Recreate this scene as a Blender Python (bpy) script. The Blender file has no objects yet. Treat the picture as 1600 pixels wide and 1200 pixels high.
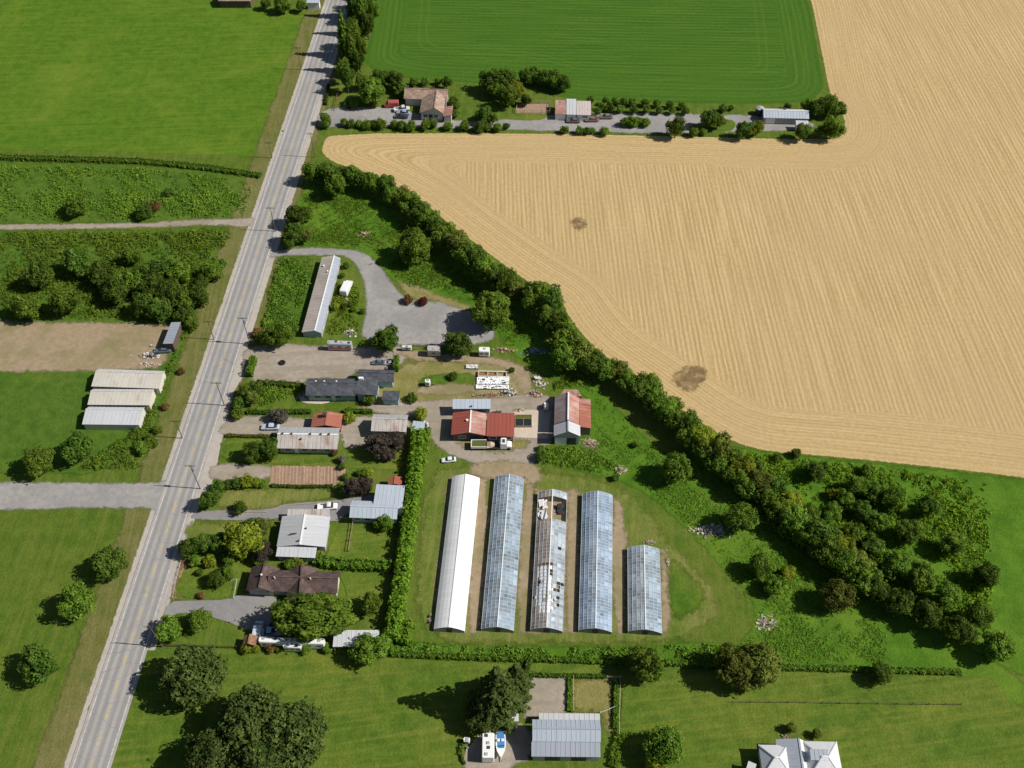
import bpy, math, random
import numpy as np
from mathutils import Vector, Matrix

SC = bpy.context.scene
COL = SC.collection
# ------------------------------------------------------------------ camera, sky, sun, exposure
FPX, CX, CY, HC = 1550.0, 800.0, 600.0, 187.0
PITCH = math.atan(1885.0 / FPX)
cam_d = bpy.data.cameras.new('camera')
cam = bpy.data.objects.new('camera', cam_d)
COL.objects.link(cam)
cam.location = (0, 0, HC)
cam.rotation_euler = (math.pi / 2 - PITCH, 0, 0)
cam_d.sensor_width = 36.0
cam_d.lens = 36.0 * FPX / 1600.0
cam_d.clip_start = 1.0
cam_d.clip_end = 6000.0
SC.camera = cam

SUN_AZ, SUN_EL = math.radians(5), math.radians(44)   # shadows run straight to the left
LDIR = Vector((-math.cos(SUN_AZ) * math.cos(SUN_EL), math.sin(SUN_AZ) * math.cos(SUN_EL), -math.sin(SUN_EL)))
world = bpy.data.worlds.new('World')
SC.world = world
world.use_nodes = True
wn = world.node_tree
sky = wn.nodes.new('ShaderNodeTexSky')
sky.sky_type = 'NISHITA'
sky.sun_disc = False
sky.sun_elevation = SUN_EL
sky.sun_rotation = math.atan2(-LDIR.x, -LDIR.y)
bg = wn.nodes['Background']
bg.inputs['Strength'].default_value = 0.05
wn.links.new(sky.outputs[0], bg.inputs['Color'])
sun_d = bpy.data.lights.new('sun', 'SUN')
sun_d.energy = 5.0
sun_d.angle = math.radians(0.5)
sun_d.color = (1.0, 0.955, 0.88)
sun = bpy.data.objects.new('sun', sun_d)
COL.objects.link(sun)
sun.rotation_euler = LDIR.to_track_quat('-Z', 'Y').to_euler()
sun.location = (150, 0, 200)
SC.view_settings.view_transform = 'Standard'
SC.view_settings.look = 'None'
SC.view_settings.gamma = 1.0
SC.view_settings.exposure = 0.04
SC.view_settings.use_curve_mapping = False
SC.cycles.max_bounces = 6
SC.cycles.transparent_max_bounces = 16
SC.cycles.diffuse_bounces = 2

# ------------------------------------------------------------------ survey: photograph pixels to the place
SP, CP = math.sin(PITCH), math.cos(PITCH)


def G(x, y, z=0.0):
    dx, dv = (x - CX) / FPX, (y - CY) / FPX
    dz = -SP - dv * CP
    t = (HC - z) / -dz
    return Vector((dx * t, (CP - dv * SP) * t, z))


def S(y):
    return CP * (y + 1285.0) / HC


CROPS = {'A': (218, 0, 4), 'B': (500, 100, 4), 'C': (800, 100, 2.7586), 'D': (218, 250, 4), 'E': (380, 380, 5.3333),
         'F': (560, 440, 5.3333), 'Q': (218, 480, 5.3333), 'H': (340, 540, 5.3333), 'I': (600, 540, 4.4444),
         'J': (640, 720, 3.8095), 'K': (320, 640, 4.4444), 'L': (218, 740, 4), 'M': (218, 950, 4), 'N': (600, 970, 4),
         'O': (980, 880, 3.75), 'P': (900, 560, 3.3333), 'R': (700, 610, 10), 'U': (720, 560, 10), 'V': (590, 130, 11.43),
         'W': (375, 870, 8), 'X': (1160, 1120, 7.27), 'Y': (840, 590, 10), 'Z': (218, 480, 5.45)}


def c(k, *pts):
    x0, y0, s = CROPS[k]
    return [(x0 + a / s, y0 + b / s) for a, b in pts]



RNG = random.Random(7)
NP = np.random.default_rng(7)

# ------------------------------------------------------------------ objects
LABELS = {}


def tag(o, label, cat, group=None, kind=None):
    o['label'] = label
    o['category'] = cat
    if group:
        o['group'] = group
    if kind:
        o['kind'] = kind
    return o


def empty(name, loc, label=None, cat=None, group=None, rz=0.0):
    o = bpy.data.objects.new(name, None)
    o.empty_display_size = 0.3
    COL.objects.link(o)
    o.location = loc
    o.rotation_euler = (0, 0, rz)
    if label:
        tag(o, label, cat, group)
    return o


def link(name, me, mat=None, parent=None, loc=None):
    o = bpy.data.objects.new(name, me)
    COL.objects.link(o)
    if parent is not None:
        o.parent = parent
    if loc is not None:
        o.location = loc
    if mat is not None:
        if len(me.materials) == 0:
            me.materials.append(mat)
        else:
            o.material_slots[0].link = 'OBJECT'
            o.material_slots[0].material = mat
    return o


class MB:
    """collects polygons; uv is (metres along, metres up the slope)"""

    def __init__(self):
        self.v, self.f, self.uv = [], [], []

    def poly(self, pts, uv=None):
        i = len(self.v)
        self.v += [tuple(p) for p in pts]
        self.f.append(tuple(range(i, i + len(pts))))
        self.uv += uv if uv else [(p[0], p[1]) for p in pts]

    def hexa(self, b, t, uvs=None):
        """prism between bottom loop b and top loop t (same length)"""
        n = len(b)
        self.poly(t, uvs)
        self.poly(b[::-1])
        for i in range(n):
            j = (i + 1) % n
            self.poly([b[i], b[j], t[j], t[i]])

    def box(self, c0, sx, sy, sz, rz=0.0):
        cs, sn = math.cos(rz), math.sin(rz)
        x, y, z = c0
        q = [(-sx / 2, -sy / 2), (sx / 2, -sy / 2), (sx / 2, sy / 2), (-sx / 2, sy / 2)]
        q = [(x + a * cs - b * sn, y + a * sn + b * cs) for a, b in q]
        self.hexa([(a, b, z) for a, b in q], [(a, b, z + sz) for a, b in q])

    def bar(self, p, q, w, h=None):
        p, q = Vector(p), Vector(q)
        d = (q - p)
        if d.length < 1e-6:
            return
        d.normalize()
        s = d.cross(Vector((0, 0, 1)))
        if s.length < 1e-4:
            s = Vector((1, 0, 0))
        s.normalize()
        u = s.cross(d)
        h = h or w
        s, u = s * w / 2, u * h / 2
        self.hexa([p - s - u, p + s - u, p + s + u, p - s + u], [q - s - u, q + s - u, q + s + u, q - s + u])

    def tube(self, p, q, r0, r1, n=8):
        p, q = Vector(p), Vector(q)
        d = (q - p).normalized()
        s = d.cross(Vector((0, 0, 1)) if abs(d.z) < .9 else Vector((1, 0, 0))).normalized()
        u = s.cross(d)
        ring = lambda o, r: [o + (s * math.cos(2 * math.pi * i / n) + u * math.sin(2 * math.pi * i / n)) * r for i in range(n)]
        self.hexa(ring(p, r0), ring(q, r1))

    def loft(self, rings, cap=True):
        n = len(rings[0])
        for a, b in zip(rings, rings[1:]):
            for i in range(n):
                j = (i + 1) % n
                self.poly([a[i], a[j], b[j], b[i]])
        if cap:
            self.poly(rings[0][::-1])
            self.poly(rings[-1])

    def mesh(self, name):
        me = bpy.data.meshes.new(name)
        me.from_pydata(self.v, [], self.f)
        uvl = me.uv_layers.new(name='UVMap')
        uvl.data.foreach_set('uv', [a for t in self.uv for a in t])
        return me

    def build(self, name, mat, parent=None, origin=None):
        if origin is not None:
            o = Vector(origin)
            self.v = [(a - o.x, b - o.y, z - o.z) for a, b, z in self.v]
        return link(name, self.mesh(name), mat, parent)


def np_mesh(name, V, F, tint=None, smooth=False):
    """V (n,3), F (m,4 or 3) numpy"""
    me = bpy.data.meshes.new(name)
    V = np.asarray(V, np.float32)
    F = np.asarray(F, np.int32)
    m, k = F.shape
    me.vertices.add(len(V))
    me.vertices.foreach_set('co', V.ravel())
    me.loops.add(m * k)
    me.loops.foreach_set('vertex_index', F.ravel())
    me.polygons.add(m)
    me.polygons.foreach_set('loop_start', np.arange(0, m * k, k, dtype=np.int32))
    me.update(calc_edges=True)
    if tint is not None:
        a = me.attributes.new('tint', 'FLOAT', 'FACE')
        a.data.foreach_set('value', np.asarray(tint, np.float32))
    return me


# ------------------------------------------------------------------ materials
class Mat:
    def __init__(self, name):
        self.m = bpy.data.materials.new(name)
        self.m.use_nodes = True
        self.nt = self.m.node_tree
        self.nt.nodes.clear()
        self.out = self.nt.nodes.new('ShaderNodeOutputMaterial')

    def n(self, typ, ins=None, **props):
        nd = self.nt.nodes.new('ShaderNode' + typ)
        for k, v in props.items():
            setattr(nd, k, v)
        for k, v in (ins or {}).items():
            self.put(nd.inputs[k], v)
        return nd

    def put(self, sock, v):
        if hasattr(v, 'is_output'):
            self.nt.links.new(v, sock)
        elif isinstance(v, bpy.types.Node):
            self.nt.links.new(v.outputs[0], sock)
        elif isinstance(v, tuple) and len(v) == 3 and sock.type == 'RGBA':
            sock.default_value = (*v, 1)
        else:
            sock.default_value = v

    def math(self, op, a, b=0.0, clamp=False):
        return self.n('Math', {0: a, 1: b}, operation=op, use_clamp=clamp).outputs[0]

    def ramp(self, v, lo, hi):
        return self.n('MapRange', {0: v, 1: lo, 2: hi}, interpolation_type='SMOOTHSTEP').outputs[0]

    def pos(self, scale=(1, 1, 1), rz=0.0):
        g = self.n('NewGeometry').outputs['Position']
        if rz:
            g = self.n('Mapping', {0: g, 'Rotation': (0, 0, rz)}).outputs[0]
        return self.n('Mapping', {0: g, 'Scale': scale}).outputs[0]

    def noise(self, vec, scale, detail=3.0, rough=.55, dist=0.0):
        return self.n('TexNoise', {'Vector': vec, 'Scale': scale, 'Detail': detail, 'Roughness': rough, 'Distortion': dist}).outputs[0]

    def mix(self, f, a, b, blend='MIX'):
        nd = self.n('Mix', data_type='RGBA', blend_type=blend)
        self.put(nd.inputs[0], f)
        self.put(nd.inputs[6], a)
        self.put(nd.inputs[7], b)
        return nd.outputs[2]

    def bsdf(self, col, rough=.8, spec=.3, bump=None, bstr=.3, bdist=.1, **kw):
        ins = {'Base Color': col, 'Roughness': rough, 'Specular IOR Level': spec}
        ins.update(kw)
        b = self.n('BsdfPrincipled', ins)
        if bump is not None:
            bp = self.n('Bump', {'Strength': bstr, 'Distance': bdist, 'Height': bump})
            self.put(b.inputs['Normal'], bp)
        return b.outputs[0]

    def done(self, sh):
        self.nt.links.new(sh, self.out.inputs[0])
        return self.m

    def edged(self, sh, amp=.6, sc=.9):
        """ragged outline: the sheet's signed distance plus noise cuts the border"""
        self.m['amp'] = amp
        d = self.n('Attribute', attribute_name='d').outputs['Fac']
        g = self.n('NewGeometry').outputs['Position']
        nz = self.math('MULTIPLY', self.math('SUBTRACT', self.noise(g, sc, 4.0, .7), .5), amp * 2)
        if amp > .8:
            lo = self.math('MULTIPLY', self.math('SUBTRACT', self.noise(g, .16, 3.0, .6), .5), amp * 1.6)
            nz = self.math('ADD', nz, lo)
        wd = .06 + amp * (.12 if amp < .8 else .38)
        a = self.ramp(self.math('ADD', d, nz), -wd, wd)
        t = self.n('BsdfTransparent').outputs[0]
        self.done(self.n('MixShader', {0: a, 1: t, 2: sh}).outputs[0])
        return self.m


def simple(name, col, rough=.6, spec=.4, var=.12, sc=1.5, metal=0.0):
    M = Mat(name)
    co = M.n('TexCoord').outputs['Object']
    nz = M.noise(co, sc, 3.0)
    k = M.math('ADD', M.math('MULTIPLY', nz, var * 2), 1 - var)
    cc = M.mix(1.0, col, M.n('CombineColor', {0: k, 1: k, 2: k}).outputs[0], 'MULTIPLY')
    return M.done(M.bsdf(cc, rough, spec, Metallic=metal))


def sheet_roof(name, col, stain, amount=.35, rough=.45, metal=0.0, streak=True, spec=.4):
    """long-run sheet metal: streaky wear runs down the slope (uv: along, up)"""
    M = Mat(name)
    uv = M.n('TexCoord').outputs['UV']
    v = M.n('Mapping', {0: uv, 'Scale': (1.6, .12, 1)}).outputs[0]
    a = M.noise(v, 1.0, 4.0, .65)
    b = M.noise(uv, .28, 3.0, .6)
    f = M.ramp(M.math('ADD', M.math('MULTIPLY', a, .55), M.math('MULTIPLY', b, .55)), .78 - amount * .5, .86 - amount * .22)
    sh = M.n('TexBrick', {'Vector': uv, 'Color1': (.92, .92, .92), 'Color2': (1.05, 1.05, 1.05), 'Mortar': (.7, .7, .7), 'Scale': 1.0,
                          'Mortar Size': .012, 'Brick Width': .9, 'Row Height': 3.2}).outputs[0]
    cc = M.mix(f, col, stain)
    cc = M.mix(.8, cc, sh, 'MULTIPLY')
    wv = M.n('TexWave', {'Vector': M.n('Mapping', {0: uv, 'Scale': (1.0, .0, 1)}).outputs[0], 'Scale': 2.0}, wave_type='BANDS', bands_direction='X').outputs[0]
    return M.done(M.bsdf(cc, M.math('ADD', M.math('MULTIPLY', f, .3), rough), spec, wv, .25, .03, Metallic=metal))


def shingle(name, ca, cb):
    M = Mat(name)
    uv = M.n('TexCoord').outputs['UV']
    br = M.n('TexBrick', {'Vector': uv, 'Color1': ca, 'Color2': cb, 'Mortar': tuple(x * .5 for x in ca), 'Scale': 1.0, 'Mortar Size': .012,
                          'Brick Width': .45, 'Row Height': .2})
    nz = M.noise(uv, .5, 4.0, .7)
    cc = M.mix(M.ramp(nz, .35, .75), br.outputs[0], tuple(min(1, x * 1.5) for x in cb))
    return M.done(M.bsdf(cc, .9, .2, br.outputs[1], -.4, .02))


def leafmat(name, dark, light, trans=.25):
    M = Mat(name)
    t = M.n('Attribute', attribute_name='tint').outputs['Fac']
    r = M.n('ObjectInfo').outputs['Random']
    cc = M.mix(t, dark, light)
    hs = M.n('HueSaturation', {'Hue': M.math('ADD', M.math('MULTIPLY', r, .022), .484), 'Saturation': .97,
                               'Value': M.math('ADD', M.math('MULTIPLY', r, .62), .84), 'Fac': 1.0, 'Color': cc}).outputs[0]
    b = M.bsdf(hs, .75, .08)
    tr = M.n('BsdfTranslucent', {'Color': M.mix(.6, hs, tuple(min(1, x * 1.6) for x in light))}).outputs[0]
    return M.done(M.n('MixShader', {0: trans, 1: b, 2: tr}).outputs[0])


def turf(name, a, b, cdry, dry=.5, edge=None, streaks=None, fine=1.0, amp=.6):
    """grass: broad tone patches, mid mottling, fine blades in the bump"""
    M = Mat(name)
    p = M.pos()
    n1 = M.math('ADD', M.math('MULTIPLY', M.noise(p, .03, 5.0, .65, .4), .7), M.math('MULTIPLY', M.noise(p, .14, 4.0, .7), .3))
    n2 = M.noise(p, .35 * fine, 4.0, .65)
    n3 = M.noise(p, 2.2, 4.0, .75)
    cc = M.mix(M.ramp(n2, .3, .72), a, b)
    cc = M.mix(M.math('MULTIPLY', M.ramp(n1, .45, .72), dry), cc, cdry)
    if streaks is not None:
        st = M.noise(M.pos((.9, .05, 1), streaks), 1.0, 3.0, .6)
        cc = M.mix(M.math('MULTIPLY', M.ramp(st, .42, .7), .45), cc, cdry)
    k = M.math('ADD', M.math('MULTIPLY', n3, .9), .55)
    cc = M.mix(1.0, cc, M.n('CombineColor', {0: k, 1: k, 2: k}).outputs[0], 'MULTIPLY')
    sh = M.bsdf(cc, .9, .1, M.math('ADD', n3, M.math('MULTIPLY', n2, 1.5)), .55, .35)
    return M.edged(sh, edge, amp) if edge else M.done(sh)


def grit(name, a, b, cpatch, patch=.5, edge=.5, sc=.25, tracks=None):
    """gravel, dirt and worn asphalt"""
    M = Mat(name)
    p = M.pos()
    n1 = M.noise(p, sc * .35, 4.0, .6, .5)
    n2 = M.noise(p, sc * 3, 5.0, .7)
    n3 = M.noise(p, 5.0, 3.0, .8)
    cc = M.mix(M.ramp(n2, .3, .72), a, b)
    cc = M.mix(M.math('MULTIPLY', M.ramp(n1, .42, .68), patch), cc, cpatch)
    if tracks is not None:
        st = M.noise(M.pos((.55, .04, 1), tracks), 1.0, 3.0, .6)
        cc = M.mix(M.math('MULTIPLY', M.ramp(st, .45, .65), .35), cc, tuple(x * .7 for x in a))
    k = M.math('ADD', M.math('MULTIPLY', n3, .5), .75)
    cc = M.mix(1.0, cc, M.n('CombineColor', {0: k, 1: k, 2: k}).outputs[0], 'MULTIPLY')
    sh = M.bsdf(cc, .92, .15, n3, .3, .05)
    return M.edged(sh, edge) if edge else M.done(sh)


def rowcrop(name, base, line, interior_rz, period, headland, hperiod, amt, dark=None, wob=.6, tram=None):
    """worked field: passes follow the outline on the headland and run straight inside"""
    M = Mat(name)
    d = M.n('Attribute', attribute_name='ds').outputs['Fac']
    p = M.pos()
    q = M.pos((1, 1, 1), interior_rz)
    sp = M.n('SeparateXYZ', {0: q})
    wf = M.math('MULTIPLY', M.math('SUBTRACT', M.noise(p, .35, 3.0, .6), .5), wob)
    big = M.math('MULTIPLY', M.noise(p, .02, 2.0), 4.0)

    def lines(u, v, per):
        """uneven drill rows: noise squeezed across the pass and drawn out along it"""
        uu = M.math('MULTIPLY', M.math('ADD', u, wf), 1.0 / per)
        w = M.n('CombineXYZ', {0: uu, 1: v, 2: 0.0}).outputs[0]
        n_ = M.noise(w, 1.0, 3.0, .62)
        s = M.math('SINE', M.math('MULTIPLY', uu, 4.4))
        return M.math('ADD', M.math('MULTIPLY', n_, .85), M.math('MULTIPLY', s, .11))
    bi = lines(sp.outputs[0], M.math('MULTIPLY', sp.outputs[1], .035), period)
    bh = lines(d, M.math('MULTIPLY', M.math('ADD', sp.outputs[0], sp.outputs[1]), .03), hperiod)
    wv = M.math('MULTIPLY', M.math('SUBTRACT', M.noise(p, .05, 3.0), .5), 9.0)
    hd = M.ramp(M.math('ADD', d, wv), headland + 1.5, headland - 1.5)
    st = M.mix(hd, bi, M.math('ADD', M.math('MULTIPLY', bh, .55), .20))
    n2 = M.noise(p, .9, 5.0, .75)
    n1 = M.noise(p, .03, 4.0, .6, .4)
    f = M.math('MULTIPLY', M.ramp(M.math('ADD', st, M.math('MULTIPLY', M.math('SUBTRACT', n2, .5), .6)), .22, .66), amt)
    cc = M.mix(f, base, line)
    if dark is not None:
        cc = M.mix(M.math('MULTIPLY', M.ramp(n1, .4, .75), .65), cc, dark)
    if tram is not None:
        for t0 in tram:
            e = M.math('ABSOLUTE', M.math('SUBTRACT', M.math('ADD', d, M.math('MULTIPLY', wv, .25)), t0))
            cc = M.mix(M.math('MULTIPLY', M.ramp(e, .55, .1), .40), cc, line)
    n3 = M.noise(p, 3.0, 3.0, .8)
    k = M.math('ADD', M.math('MULTIPLY', n3, .6), .7)
    cc = M.mix(1.0, cc, M.n('CombineColor', {0: k, 1: k, 2: k}).outputs[0], 'MULTIPLY')
    sh = M.bsdf(cc, .95, .08, M.math('ADD', n3, M.math('MULTIPLY', st, 1.2)), .45, .25)
    return M.edged(sh, .5)


GRASS_A, GRASS_B, GRASS_DRY = (.060, .116, .011), (.104, .160, .018), (.165, .180, .035)
m_ground = turf('mat_grass', GRASS_A, GRASS_B, GRASS_DRY, .65, streaks=.02)
m_lawn = turf('mat_lawn', (.061, .119, .012), (.105, .164, .019), (.190, .208, .034), .8, edge=.4, streaks=1.45)
m_lawn_soft = turf('mat_lawn_patchy', (.054, .122, .010), (.094, .165, .016), (.21, .21, .05), .8, edge=1.8)
m_lawn_dry = turf('mat_lawn_dry', (.088, .142, .018), (.138, .178, .030), (.245, .222, .07), .85, edge=2.2, streaks=.1)
m_yard_dry = turf('mat_dry_yard', (.18, .178, .047), (.27, .23, .09), (.40, .32, .19), 1.0, edge=2.0, fine=.6)
m_pasture = turf('mat_pasture', (.058, .136, .008), (.096, .180, .013), (.150, .215, .022), .8, edge=.6, streaks=1.5)
m_meadow = turf('mat_meadow', (.054, .132, .009), (.100, .200, .016), (.150, .220, .024), .7, edge=1.2, fine=.6)
m_weed = turf('mat_weed_bed', (.052, .112, .012), (.092, .160, .018), (.14, .18, .028), .6, edge=1.2)
m_verge = turf('mat_verge', (.105, .128, .026), (.155, .155, .046), (.235, .195, .088), .8, edge=1.5, streaks=-.06)
m_crop = rowcrop('mat_green_crop', (.040, .110, .011), (.088, .174, .019), math.pi / 2 + .03, 1.3, 12, 1.3, .75, dark=(.060, .138, .012), wob=1.2, tram=(5.5, 8, 17, 19.5))
m_wheat = rowcrop('mat_wheat_stubble', (.41, .288, .130), (.60, .452, .230), -.02, .85, 14, .66, .85, dark=(.47, .335, .175), wob=.5)
m_soil = rowcrop('mat_tilled_soil', (.27, .175, .12), (.44, .30, .215), -.10, .55, .1, .6, .95, dark=(.34, .23, .16), wob=.1)
m_gravel = grit('mat_grey_gravel', (.27, .26, .25), (.36, .34, .32), (.23, .22, .21), .7, .9)
m_tan = grit('mat_tan_gravel', (.30, .255, .205), (.39, .335, .275), (.25, .215, .15), .7, 1.0, tracks=1.5)
m_dirt = grit('mat_dirt', (.28, .21, .13), (.36, .28, .185), (.19, .18, .07), .75, 1.5)
m_drive = grit('mat_old_asphalt_drive', (.21, .205, .205), (.26, .25, .245), (.30, .28, .26), .5, .25)
m_conc = grit('mat_concrete', (.52, .44, .35), (.58, .50, .41), (.45, .38, .30), .6, .15)
m_mulch = grit('mat_brown_patch', (.13, .085, .04), (.25, .165, .08), (.42, .295, .15), .85, 1.9, sc=1.1)
m_shoulder = grit('mat_road_shoulder', (.40, .36, .32), (.48, .43, .38), (.36, .33, .29), .6, .45)


def road_mat():
    M = Mat('mat_road_asphalt')
    uv = M.n('TexCoord').outputs['UV']
    x = M.n('SeparateXYZ', {0: uv}).outputs[0]
    p = M.pos()
    n1 = M.noise(p, .15, 4.0, .6)
    n3 = M.noise(p, 4.0, 4.0, .75)
    lng = M.noise(M.n('Mapping', {0: uv, 'Scale': (1.6, .02, 1)}).outputs[0], 1.0, 4.0, .6)
    cc = M.mix(M.ramp(n1, .3, .7), (.33, .315, .295), (.39, .37, .345))
    # wheel paths polished darker, twice per lane
    for x0 in (-2.55, -.95, .95, 2.55):
        e = M.math('ABSOLUTE', M.math('SUBTRACT', x, x0))
        cc = M.mix(M.math('MULTIPLY', M.ramp(e, .8, .1), .75), cc, (.225, .222, .225))
    cc = M.mix(M.math('MULTIPLY', M.ramp(lng, .45, .75), .4), cc, (.40, .38, .355))
    vor = M.n('TexVoronoi', {'Vector': p, 'Scale': .22}, feature='DISTANCE_TO_EDGE').outputs[0]
    cc = M.mix(M.math('MULTIPLY', M.ramp(vor, .02, .0), .35), cc, (.15, .15, .15))
    k = M.math('ADD', M.math('MULTIPLY', n3, .4), .8)
    cc = M.mix(1.0, cc, M.n('CombineColor', {0: k, 1: k, 2: k}).outputs[0], 'MULTIPLY')
    return M.done(M.bsdf(cc, .9, .2, n3, .2, .02))


m_road = road_mat()


def worn_paint(name, col, lo=.35, hi=.6):
    M = Mat(name)
    p = M.pos()
    nz = M.noise(p, 1.4, 4.0, .8)
    t = M.n('BsdfTransparent').outputs[0]
    return M.done(M.n('MixShader', {0: M.ramp(nz, lo, hi), 1: t, 2: M.bsdf(col, .7, .2)}).outputs[0])


m_white_line = worn_paint('mat_white_line_paint', (.66, .64, .6), .3, .55)
m_yellow_line = worn_paint('mat_yellow_line_paint', (.66, .45, .10), .3, .55)
m_white = simple('mat_white_paint', (.78, .78, .76), .5, .4, .06)
m_cream = simple('mat_cream_wall', (.62, .58, .50), .7, .3, .1)
m_greywall = simple('mat_grey_wall', (.36, .37, .38), .7, .3, .1)
m_teal = simple('mat_teal_wall', (.30, .42, .44), .7, .3, .1)
m_darkwall = simple('mat_dark_wood_and_wall_shade', (.12, .09, .07), .8, .2, .2)  # dark wood; doubles as painted shade on the red workshop's walls
m_redwall = simple('mat_red_wall', (.24, .07, .05), .8, .2, .2)
m_wood = simple('mat_weathered_wood', (.30, .22, .15), .85, .2, .3, 3)
m_palewood = simple('mat_pale_wood', (.52, .40, .28), .85, .2, .25, 3)
m_pole = simple('mat_pole_wood', (.15, .115, .085), .85, .2, .25, 3)
m_bark = simple('mat_bark', (.13, .095, .065), .9, .1, .3, 4)
m_tyre = simple('mat_tyre_rubber', (.02, .02, .02), .85, .2, .1)
m_metal = simple('mat_galvanised', (.55, .57, .58), .4, .5, .08, metal=.6)
m_dark = simple('mat_dark_fitting', (.05, .05, .055), .6, .3, .1)
m_chrome = simple('mat_hub_metal', (.5, .5, .5), .35, .5, .05, metal=.8)
m_carglass = simple('mat_vehicle_glass', (.03, .045, .06), .08, .6, .05)
m_pane = simple('mat_window_glass', (.06, .085, .11), .1, .6, .1)
m_lamp = simple('mat_lamp_lens', (.7, .7, .68), .15, .6, .03)
m_plastic = simple('mat_white_plastic_sheet', (.80, .80, .80), .35, .5, .08)
m_blue = simple('mat_blue_vinyl', (.06, .22, .50), .4, .5, .1)
m_rust = simple('mat_rusty_iron', (.26, .12, .07), .85, .2, .4, 3)
m_net = simple('mat_black_netting', (.022, .03, .03), .9, .1, .3, 2)
m_olive = simple('mat_olive_plants', (.10, .12, .02), .9, .1, .4, 6)
PAINT = {}


def paint(col):
    if col not in PAINT:
        PAINT[col] = simple('mat_vehicle_paint', col, .25, .5, .03)
    return PAINT[col]


# leaves
LEAF = {
    'b': leafmat('mat_leaf_mid', (.036, .086, .006), (.162, .256, .022)),
    'd': leafmat('mat_leaf_dark', (.024, .060, .006), (.112, .180, .019)),
    'l': leafmat('mat_leaf_yellow_green', (.085, .140, .006), (.270, .315, .022), .3),
    'p': leafmat('mat_leaf_purple', (.026, .021, .015), (.086, .068, .050), .12),
    'c': leafmat('mat_leaf_blue_green', (.020, .048, .008), (.108, .150, .030), .12),
    'o': leafmat('mat_leaf_rusty', (.085, .050, .014), (.22, .135, .04), .2),
    'r': leafmat('mat_leaf_red', (.060, .016, .012), (.17, .050, .03), .2),
    'g': leafmat('mat_leaf_grey', (.070, .064, .046), (.20, .180, .130), .15),
    'v': leafmat('mat_leaf_olive', (.042, .064, .007), (.165, .195, .028), .2),
    'h': leafmat('mat_leaf_hedge', (.046, .108, .005), (.185, .285, .015), .3),
    'w': leafmat('mat_leaf_weed', (.052, .120, .008), (.175, .268, .022), .3),
    'm': leafmat('mat_leaf_meadow', (.066, .148, .010), (.150, .250, .020), .3),
}


# ------------------------------------------------------------------ ground sheets
def seg_dist(P, poly):
    """signed distance (inside positive) of points P (n,2) to polygon"""
    poly = np.asarray(poly, float)
    n = len(poly)
    best = np.full(len(P), 1e9)
    ins = np.zeros(len(P), bool)
    for i in range(n):
        a, b = poly[i], poly[(i + 1) % n]
        ab = b - a
        L = max(ab @ ab, 1e-9)
        t = np.clip(((P - a) @ ab) / L, 0, 1)
        q = P - a - t[:, None] * ab
        best = np.minimum(best, np.einsum('ij,ij->i', q, q))
        cond = (a[1] > P[:, 1]) != (b[1] > P[:, 1])
        if cond.any():
            xi = a[0] + (P[:, 1] - a[1]) / (b[1] - a[1] + 1e-12) * (b[0] - a[0])
            ins ^= cond & (P[:, 0] < xi)
    d = np.sqrt(best)
    return np.where(ins, d, -d)


ZK = [0]
LEVELS = []


def smooth_poly(w, it=1):
    for _ in range(it):
        o = []
        for i in range(len(w)):
            a, b = w[i], w[(i + 1) % len(w)]
            o += [(a[0] * .75 + b[0] * .25, a[1] * .75 + b[1] * .25), (a[0] * .25 + b[0] * .75, a[1] * .25 + b[1] * .75)]
        w = o
    return w


def sheet(name, px, mat, grow=1.0, cell=None, smooth=1, world=None, blur=0):
    grow = max(grow, float(mat.get('amp', .5)) * 1.7 + .4)
    w = world or [tuple(G(x, y)[:2]) for x, y in px]
    if smooth:
        w = smooth_poly(w, smooth)
    a = np.array(w)
    lo, hi = a.min(0) - grow - 1, a.max(0) + grow + 1
    area = (hi - lo).prod()
    lev = 1 + max([k for k, l, h in LEVELS if (l < hi).all() and (h > lo).all()] or [0])
    LEVELS.append((lev, lo, hi))
    ZK[0] = max(ZK[0], lev)
    z = .004 * lev
    cell = cell or min(2.2, max(.4, math.sqrt(area) / 75))
    nx, ny = [int(v) + 2 for v in (hi - lo) / cell]
    gx, gy = np.meshgrid(lo[0] + np.arange(nx) * cell, lo[1] + np.arange(ny) * cell, indexing='ij')
    P = np.stack([gx.ravel(), gy.ravel()], 1)
    d = seg_dist(P, a)
    ds = np.maximum(d, 0).reshape(nx, ny)
    if blur:
        for _ in range(blur):
            pd = np.pad(ds, 1, mode='edge')
            ds = (pd[:-2, 1:-1] + pd[2:, 1:-1] + pd[1:-1, :-2] + pd[1:-1, 2:] + pd[1:-1, 1:-1] * 2) / 6
    ds = ds.ravel()
    idx = np.arange(nx * ny).reshape(nx, ny)
    F = np.stack([idx[:-1, :-1], idx[1:, :-1], idx[1:, 1:], idx[:-1, 1:]], -1).reshape(-1, 4)
    F = F[(d[F] > -grow * .8).any(1)]
    used, inv = np.unique(F, return_inverse=True)
    V = np.concatenate([P[used], np.zeros((len(used), 1))], 1)
    me = np_mesh(name, V, inv.reshape(-1, 4))
    at = me.attributes.new('d', 'FLOAT', 'POINT')
    at.data.foreach_set('value', d[used].astype(np.float32))
    at = me.attributes.new('ds', 'FLOAT', 'POINT')
    at.data.foreach_set('value', ds[used].astype(np.float32))
    o = link(name, me, mat)
    o.location.z = z
    o['kind'] = 'structure'
    return o


# base ground out to the horizon
g = MB()
for i in range(-8, 8):
    for j in range(-8, 8):
        s = 400
        g.poly([(i * s, j * s + 200, 0), ((i + 1) * s, j * s + 200, 0), ((i + 1) * s, (j + 1) * s + 200, 0), (i * s, (j + 1) * s + 200, 0)])
gr = g.build('ground', m_ground)
gr['kind'] = 'structure'

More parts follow.
